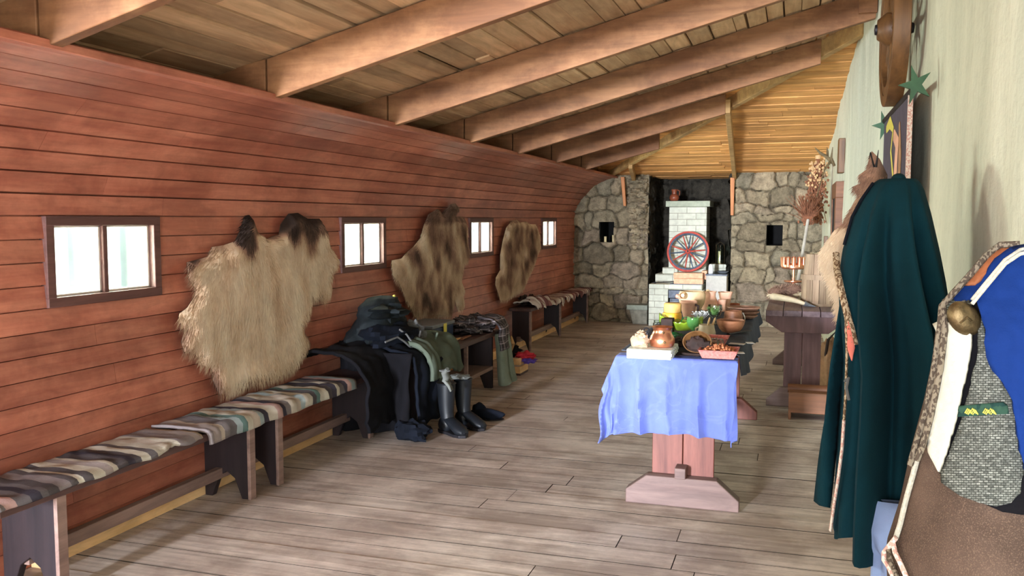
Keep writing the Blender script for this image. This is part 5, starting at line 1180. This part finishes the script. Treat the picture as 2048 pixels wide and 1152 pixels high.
# ------------------------------------------------ lofted bodies for the hanging garments
class Loft:
    def __init__(s, rows, Y0, ry, base, folds=()):      # rows: (photo y, left x, right x)
        s.Y0 = Y0; s.rows = []
        for y, l, r in rows:
            a = aty(l, y, Y0); b = aty(r, y, Y0); s.rows.append((a[2], (a[0]+b[0])/2, (b[0]-a[0])/2))
        s.rows.sort(); s.ry = ry; s.folds = folds; s.z0 = s.rows[0][0]; s.z1 = s.rows[-1][0]
    def sec(s, z):
        R = s.rows
        for a, b in zip(R, R[1:]):
            if z <= b[0]: t = max(0, (z-a[0])/(b[0]-a[0])); return a[1]+(b[1]-a[1])*t, a[2]+(b[2]-a[2])*t
        return R[-1][1], R[-1][2]
    def rad(s, th, z):
        k = (s.z1-z)/(s.z1-s.z0); q = 1.0
        for fr, ph, am, tw in s.folds:
            a_ = am*math.sin(th)**2 if am > .1 else am
            q += a_*min(1, k*2.5)*math.sin(fr*th+ph+tw*z)
        return q
    def pt(s, th, z, off=0):
        cx_, rx = s.sec(z); q = s.rad(th, z); k = min(1, (s.z1-z)/.12)**.5*.75+.25; ry = s.ry*k*(.6+.4*min(1, (s.z1-z)/.5))
        return (min(cx_+(rx*q+off)*math.cos(th), .462), s.Y0+(ry*q+off)*math.sin(th), z)
    def mesh(s, nth=96, nz=80, hem=None):
        m = MB()
        def fn(u, v):
            th = 2*PI*u; z = s.z0+(s.z1-s.z0)*v
            if hem: z = z+(1-v)**3*hem(th)
            return s.pt(th, z)
        m.grid(fn, nth, nz); return m
    def hit(s, px_, py_, off=0):
        r = ray(px_, py_); r = r/np.linalg.norm(r); lo = None; t = .8
        while t < 4:
            P = C+r*t; z = P[2]
            if s.z0-.02 <= z <= s.z1+.02:
                cx_, rx = s.sec(z); k = min(1, max(0, (s.z1-z)/.12))**.5*.75+.25; ry = s.ry*k*(.6+.4*min(1, max(0, (s.z1-z)/.5)))
                dx, dy = P[0]-cx_, P[1]-s.Y0; th = math.atan2(dy/ry, dx/max(rx, 1e-3)); q = s.rad(th, z)
                if (dx/(rx*q+off))**2+(dy/(ry*q+off))**2 <= 1: return Vector(P)
            t += .004
        return None
    def patch(s, poly, off, name, mat, parent, thick=.006, spacing=9, uv=True, back=.0):
        vs, fs, ds = poly_mesh([tuple(p) for p in poly], spacing, 1); V = []; last = None
        for (x, y), d in zip(vs, ds):
            h = s.hit(x, y, off)
            V.append(h)
        cand = [v for v in V if v is not None]
        for i, h in enumerate(V):
            if h is None:
                nb = min((j for j in range(len(V)) if V[j] is not None), key=lambda j: (vs[j][0]-vs[i][0])**2+(vs[j][1]-vs[i][1])**2)
                r = ray(*vs[i]); r = r/np.linalg.norm(r); V[i] = Vector(C+r*((V[nb].y)/r[1]))
        m = MB(); m.add(V, fs); o = m.build(name, mat, parent, solid=thick, recalc=False, sharp=80)
        if uv:
            L = o.data.uv_layers.new(name='UVMap'); s0 = mpp(V[0])
            for lp in o.data.loops: x, y = vs[lp.vertex_index]; L.data[lp.index].uv = (x*s0, y*s0)
        return o
    def strip(s, pts, rad, off, name, mat, parent, flat=None, n=8):
        P = []
        for x, y in pts:
            h = s.hit(x, y, off)
            if h is None:
                r = ray(x, y); h = Vector(C+r*((P[-1].y if P else s.Y0-.02)/r[1]))
            P.append(h)
        # smooth depth
        for _ in range(3): P = [P[0]]+[Vector((P[i].x, (P[i-1].y+P[i].y*2+P[i+1].y)/4, P[i].z)) for i in range(1, len(P)-1)]+[P[-1]]
        for i, (x, y) in enumerate(pts):
            r = ray(x, y); P[i] = Vector(C+r*(P[i].y/r[1]))
        m = MB(); m.tube(P, rad, n, flat=flat); return m.build(name, mat, parent)
def dense(pts, n=6):
    out = []
    for a, b in zip(pts, pts[1:]):
        for k in range(n): out.append((a[0]+(b[0]-a[0])*k/n, a[1]+(b[1]-a[1])*k/n))
    return out+[pts[-1]]
# ------------------------------------------------ fur pelt behind the cloak
def fur_patch(name, label, poly, Y, seed, colf, hairs, hl, thick=.03):
    P = [tuple(aty(x, y, Y)[[0, 2]]) for x, y in poly]; vs, fs, ds = poly_mesh(P, .012, seed)
    V = [(x, Y-thick*min(1, d/.03)-.01*noise.noise(Vector((x*12, z*8, seed))), z) for (x, z), d in zip(vs, ds)]; R = [colf(x, z, d) for (x, z), d in zip(vs, ds)]
    m = MB(); m.add(V, fs, R); m.add([(x, Y+.01, z) for x, z in vs], fs, [.3]*len(vs)); rg = random.Random(seed); hv, hf, hr = [], [], []
    for i in range(hairs):
        f = fs[rg.randrange(len(fs))]; a, b = rg.random(), rg.random()
        if a+b > 1: a, b = 1-a, 1-b
        p = Vector(V[f[0]])*(1-a-b)+Vector(V[f[1]])*a+Vector(V[f[2]])*b; q = R[f[0]]+rg.uniform(-.1, .1); e = 1 if ds[f[0]] < .02 else .3
        g = Vector((-.5*e+rg.uniform(-.3, .3), rg.uniform(-.4, -.1), -.8+rg.uniform(-.3, .3))).normalized(); s_ = g.cross(Vector((0, 1, 0))).normalized()*rg.uniform(.0006, .0014); L = hl*rg.uniform(.5, 1.2); b0 = len(hv)
        hv += [p-s_, p+s_, p+g*L]; hf.append((b0, b0+1, b0+2)); hr += [max(0, min(1, q))]*3
    m.add(hv, hf, hr); return tag(m.build(name, 'fur', recalc=False, sharp=180), label, 'animal hide')
pelt = fur_patch('fur_pelt', 'tan and cream fur pelt hanging behind the teal cloak', [(1744,302),(1760,318),(1775,350),(1775,420),(1730,480),(1705,560),(1712,630),(1690,640),(1680,655),(1672,640),(1668,600),(1660,575),(1640,525),(1638,505),(1652,485),(1668,462),(1685,448),(1698,428),(1690,440),(1706,408),(1716,392),(1704,374),(1722,366),(1718,350),(1734,338),(1738,318)], 2.80, 5, lambda x, z, d: max(.08, min(.95, .60+.55*noise.noise(Vector((x*9, z*5, 3)))+(.25 if z < 1.42 else -.12)-(.12 if z > 1.52 else 0))), 7000, .022)
m = MB(); m.tube([tuple(aty(1748, 334, 2.775)), tuple(aty(1741, 305, 2.76)), tuple(aty(1738, 318, 2.75))], [.003, .002, .001], 6); m.tube([tuple(aty(1752, 334, 2.775)), tuple(aty(1757, 300, 2.76))], [.004, .001], 6); tag(m.build('claw_twigs', 'iron'), 'two thin dark spikes above the fur pelt', 'twigs')

m = MB(); m.tube([(.16, 2.80, 1.13), (.49, 2.95, 1.12)], .012, 8); m.build('wall_peg', 'wheel_wood', pelt)
# ------------------------------------------------ teal cloak
ck = thing('hooded_cloak', 'dark teal wool cloak with woven trim hanging on the white wall', 'cloak', (.28, 2.6, .55))
L1 = Loft([(351, 1788, 1806), (354, 1770, 1826), (362, 1750, 1838), (380, 1733, 1848), (430, 1706, 1862), (500, 1686, 1878), (560, 1678, 1890), (640, 1682, 1902), (720, 1688, 1906), (800, 1684, 1910), (900, 1676, 1914), (1000, 1670, 1916), (1068, 1668, 1918)], 2.6, .19, 0,
          folds=((9, 1.0, .50, .35), (15, 2.2, .26, -.5), (21, .4, .02, 1.5)))
m = L1.mesh(160, 100, hem=lambda th: .02*math.sin(th*5+1)-.018*math.cos(th)); m.build('cloak_body', 'teal_wool', ck, recalc=False, sharp=80)
m = MB(); a = L1.rows[-1]; m.blob((a[1], 2.6, a[0]-.012), a[2]*1.7, .05, .018); m.build('cloak_top', 'teal_wool', ck)
# front flap standing free on the left
flap = [(1684, 588), (1676, 640), (1662, 730), (1650, 830), (1638, 920), (1629, 1002), (1640, 1011), (1660, 1016), (1672, 900), (1682, 800), (1690, 700), (1692, 640)]
vs, fs, ds = poly_mesh(flap, 8, 3); m = MB(); m.add([tuple(aty(x, y, 2.62-.04*math.sin((x-1630)/14)+.02*math.sin(y/60))) for x, y in vs], fs); m.build('front_flap', 'teal_wool', ck, solid=.006, recalc=False, sharp=80)
for nm, mt, pts, rad in (('woven_trim', 'trim_woven', [(1672, 506), (1674, 540), (1680, 570), (1692, 620), (1702, 655), (1710, 690)], .009), ('woven_trim', 'trim_woven', [(1684, 590), (1692, 640), (1694, 700), (1692, 780), (1688, 840)], .0075), ('pale_trim', 'trim_pale', [(1688, 840), (1684, 900), (1676, 960), (1668, 1010), (1661, 1060)], .009)):
    L1.strip(dense(pts), rad, .014, nm, mt, ck, flat=.5)
L1.patch([(1693, 628), (1702, 660), (1710, 695), (1704, 722), (1696, 700), (1690, 660)], .016, 'pink_lining', 'pink_lining', ck, thick=.004, spacing=5, uv=False)
L1.strip(dense([(1702, 350+4), (1690, 400)] if False else [(1746, 366), (1722, 400), (1704, 434), (1688, 490)]), .004, .006, 'edge_binding', 'navy_fabric', ck)
m = MB(); m.tube([tuple(aty(1690, 762, 2.42)), tuple(aty(1697, 756, 2.40)), tuple(aty(1693, 775, 2.40)), tuple(aty(1698, 800, 2.40))], .004, 6); m.build('cord_tie', 'light_trim', ck)
# pale blue garment below the cloak
pb_ = thing('pale_blue_garment', 'pale blue cotton garment showing below the teal cloak', 'garment', (.3, 2.2, .2))
L2 = Loft([(1000, 1748, 1860), (1050, 1722, 1860), (1085, 1732, 1860), (1100, 1745, 1860), (1250, 1738, 1870)], 2.42, .10, 0, folds=((6, .3, .07, 1), (11, 1.2, .03, 0)))
L2.mesh(70, 40).build('garment_body', 'pale_blue_cotton', pb_, recalc=False, sharp=80)

# ------------------------------------------------ costume in the foreground
cs = thing('historical_costume', 'layered brown, grey and blue costume hanging nearest the camera', 'costume', (.33, 1.62, .6))
L3 = Loft([(494, 2010, 2075), (520, 1968, 2095), (560, 1925, 2110), (600, 1890, 2115), (660, 1874, 2118), (720, 1868, 2120), (800, 1852, 2122), (900, 1826, 2125), (1000, 1804, 2128), (1080, 1778, 2130), (1110, 1776, 2130), (1300, 1784, 2130)], 1.62, .16, 0,
          folds=((4, .5, .02, 1), (7, 1.8, .014, 1.5), (13, .4, .006, 4)))
L3.mesh(140, 110).build('brown_skirt', 'brown_wool', cs, recalc=False, sharp=80)
T = 2100
L3.patch([(1880,640),(1902,602),(1935,590),(1960,610),(2000,660),(2040,760),(T,800),(T,1000),(2052,1030),(2005,1024),(1950,1000),(1910,975),(1876,940),(1884,860),(1898,760)], .003, 'black_underlayer', 'black_wool', cs, spacing=11)
L3.patch([(1884,632),(1905,606),(1940,604),(1956,640),(1958,700),(1944,760),(1925,840),(1902,900),(1884,942),(1885,965),(1920,990),(1960,1006),(1992,1013),(2022,1006),(2040,985),(2046,940),(2040,860),(2020,790),(1992,740),(1975,690),(1965,640),(1940,612)][3:], .010, 'tweed_vest', 'grey_tweed', cs, spacing=9)
L3.patch([(1887,600),(1940,602),(1946,622),(1920,640),(1888,640)], .012, 'tweed_shoulder', 'grey_tweed', cs, spacing=6)
L3.patch([(1868,648),(1886,640),(1915,652),(1942,656),(1942,690),(1934,740),(1922,790),(1908,850),(1894,900),(1878,944),(1868,925),(1858,905),(1856,880),(1862,830),(1870,770),(1876,700),(1876,665)], .018, 'cream_sleeve', 'cream_cotton', cs, spacing=8, thick=.006)
L3.patch([(1990,520),(2020,498),(2060,490),(T,500),(T,960),(2052,948),(2040,900),(2032,850),(2024,800),(2008,770),(1988,742),(1975,715),(1968,685),(1972,660),(1962,630),(1952,600),(1965,560)], .030, 'blue_cape', 'royal_blue', cs, spacing=10, thick=.008)
L3.patch([(1884,612),(1900,590),(1930,566),(1968,545),(1990,548),(1960,580),(1938,604),(1900,604)], .012, 'blue_shoulder', 'royal_blue', cs, spacing=8)
L3.patch([(1930,572),(1950,545),(1975,515),(1998,490),(2020,486),(2030,496),(2005,515),(1980,545),(1950,570)], .016, 'collar_lining', 'collar_copper', cs, spacing=6)
for k, dx in enumerate((0, 9)):
    L3.strip(dense([(2040+dx, 488), (2000+dx, 490), (1972+dx, 512), (1938+dx, 552), (1905+dx, 588), (1884+dx*.8, 612), (1880+dx, 660), (1868+dx, 740), (1850+dx, 830), (1832+dx, 890), (1820+dx, 930)] if k == 0 else [(1886, 612), (1890, 660), (1880, 740), (1862, 830), (1846, 890), (1834, 920)]), .0052, .026, 'braided_strap', 'braid_brown', cs)
for dx in (0, 8): L3.strip(dense([(2075, 492+dx), (2040, 500+dx), (2010, 520+dx), (1975, 562+dx), (1944, 600+dx)]), .0030, .040, 'cream_cord', 'rope_white', cs)
h = L3.hit(1928, 637, .028)
m = MB(); m.lathe([(0, .014), (.012, .0135), (.020, .010), (.0255, .003), (.026, 0), (0, 0)], tuple(h), 28, M3=Matrix.Rotation(math.radians(10), 3, 'Z') @ Matrix.Rotation(PI/2, 3, 'X') @ Matrix.Rotation(math.radians(-50), 3, 'Z'), sx=1.15, sy=.85); br = m.build('oval_brooch', 'bronze', cs)
m = MB(); m.tube([(h.x-.008, h.y-.0155, h.z-.006), (h.x+.002, h.y-.017, h.z+.004), (h.x+.008, h.y-.015, h.z-.002)], .002, 6); m.build('brooch_relief', 'bronze', br)
band = L3.patch([(1918,812),(1960,808),(2006,804),(2016,812),(2018,828),(1970,830),(1914,834)], .015, 'woven_band', 'band_green', cs, spacing=5, thick=.003)
for x0 in (1930, 1966):
    for j in range(3):
        pts = [(x0+i*5+j*3, 822-(5 if i % 2 else -4)+j*1.5) for i in range(5)]; L3.strip(pts, .0011, .0185, 'yellow_zigzag', 'band_yellow', cs, n=5)
L3.strip(dense([(1838, 905), (1826, 950), (1812, 1000), (1800, 1050), (1792, 1075)]), .0045, .006, 'white_selvedge', 'rope_white', cs)
for pts in ([(1792, 1075), (1780, 1090), (1768, 1105), (1768, 1120), (1778, 1135), (1790, 1160)], [(1786, 1085), (1790, 1105), (1800, 1125), (1815, 1160)], [(1776, 1100), (1782, 1125), (1796, 1160)]):
    L3.strip(dense(pts), .0042, .012, 'twisted_cord', 'trim_pale' if pts[0][0] != 1776 else 'braid_brown', cs)
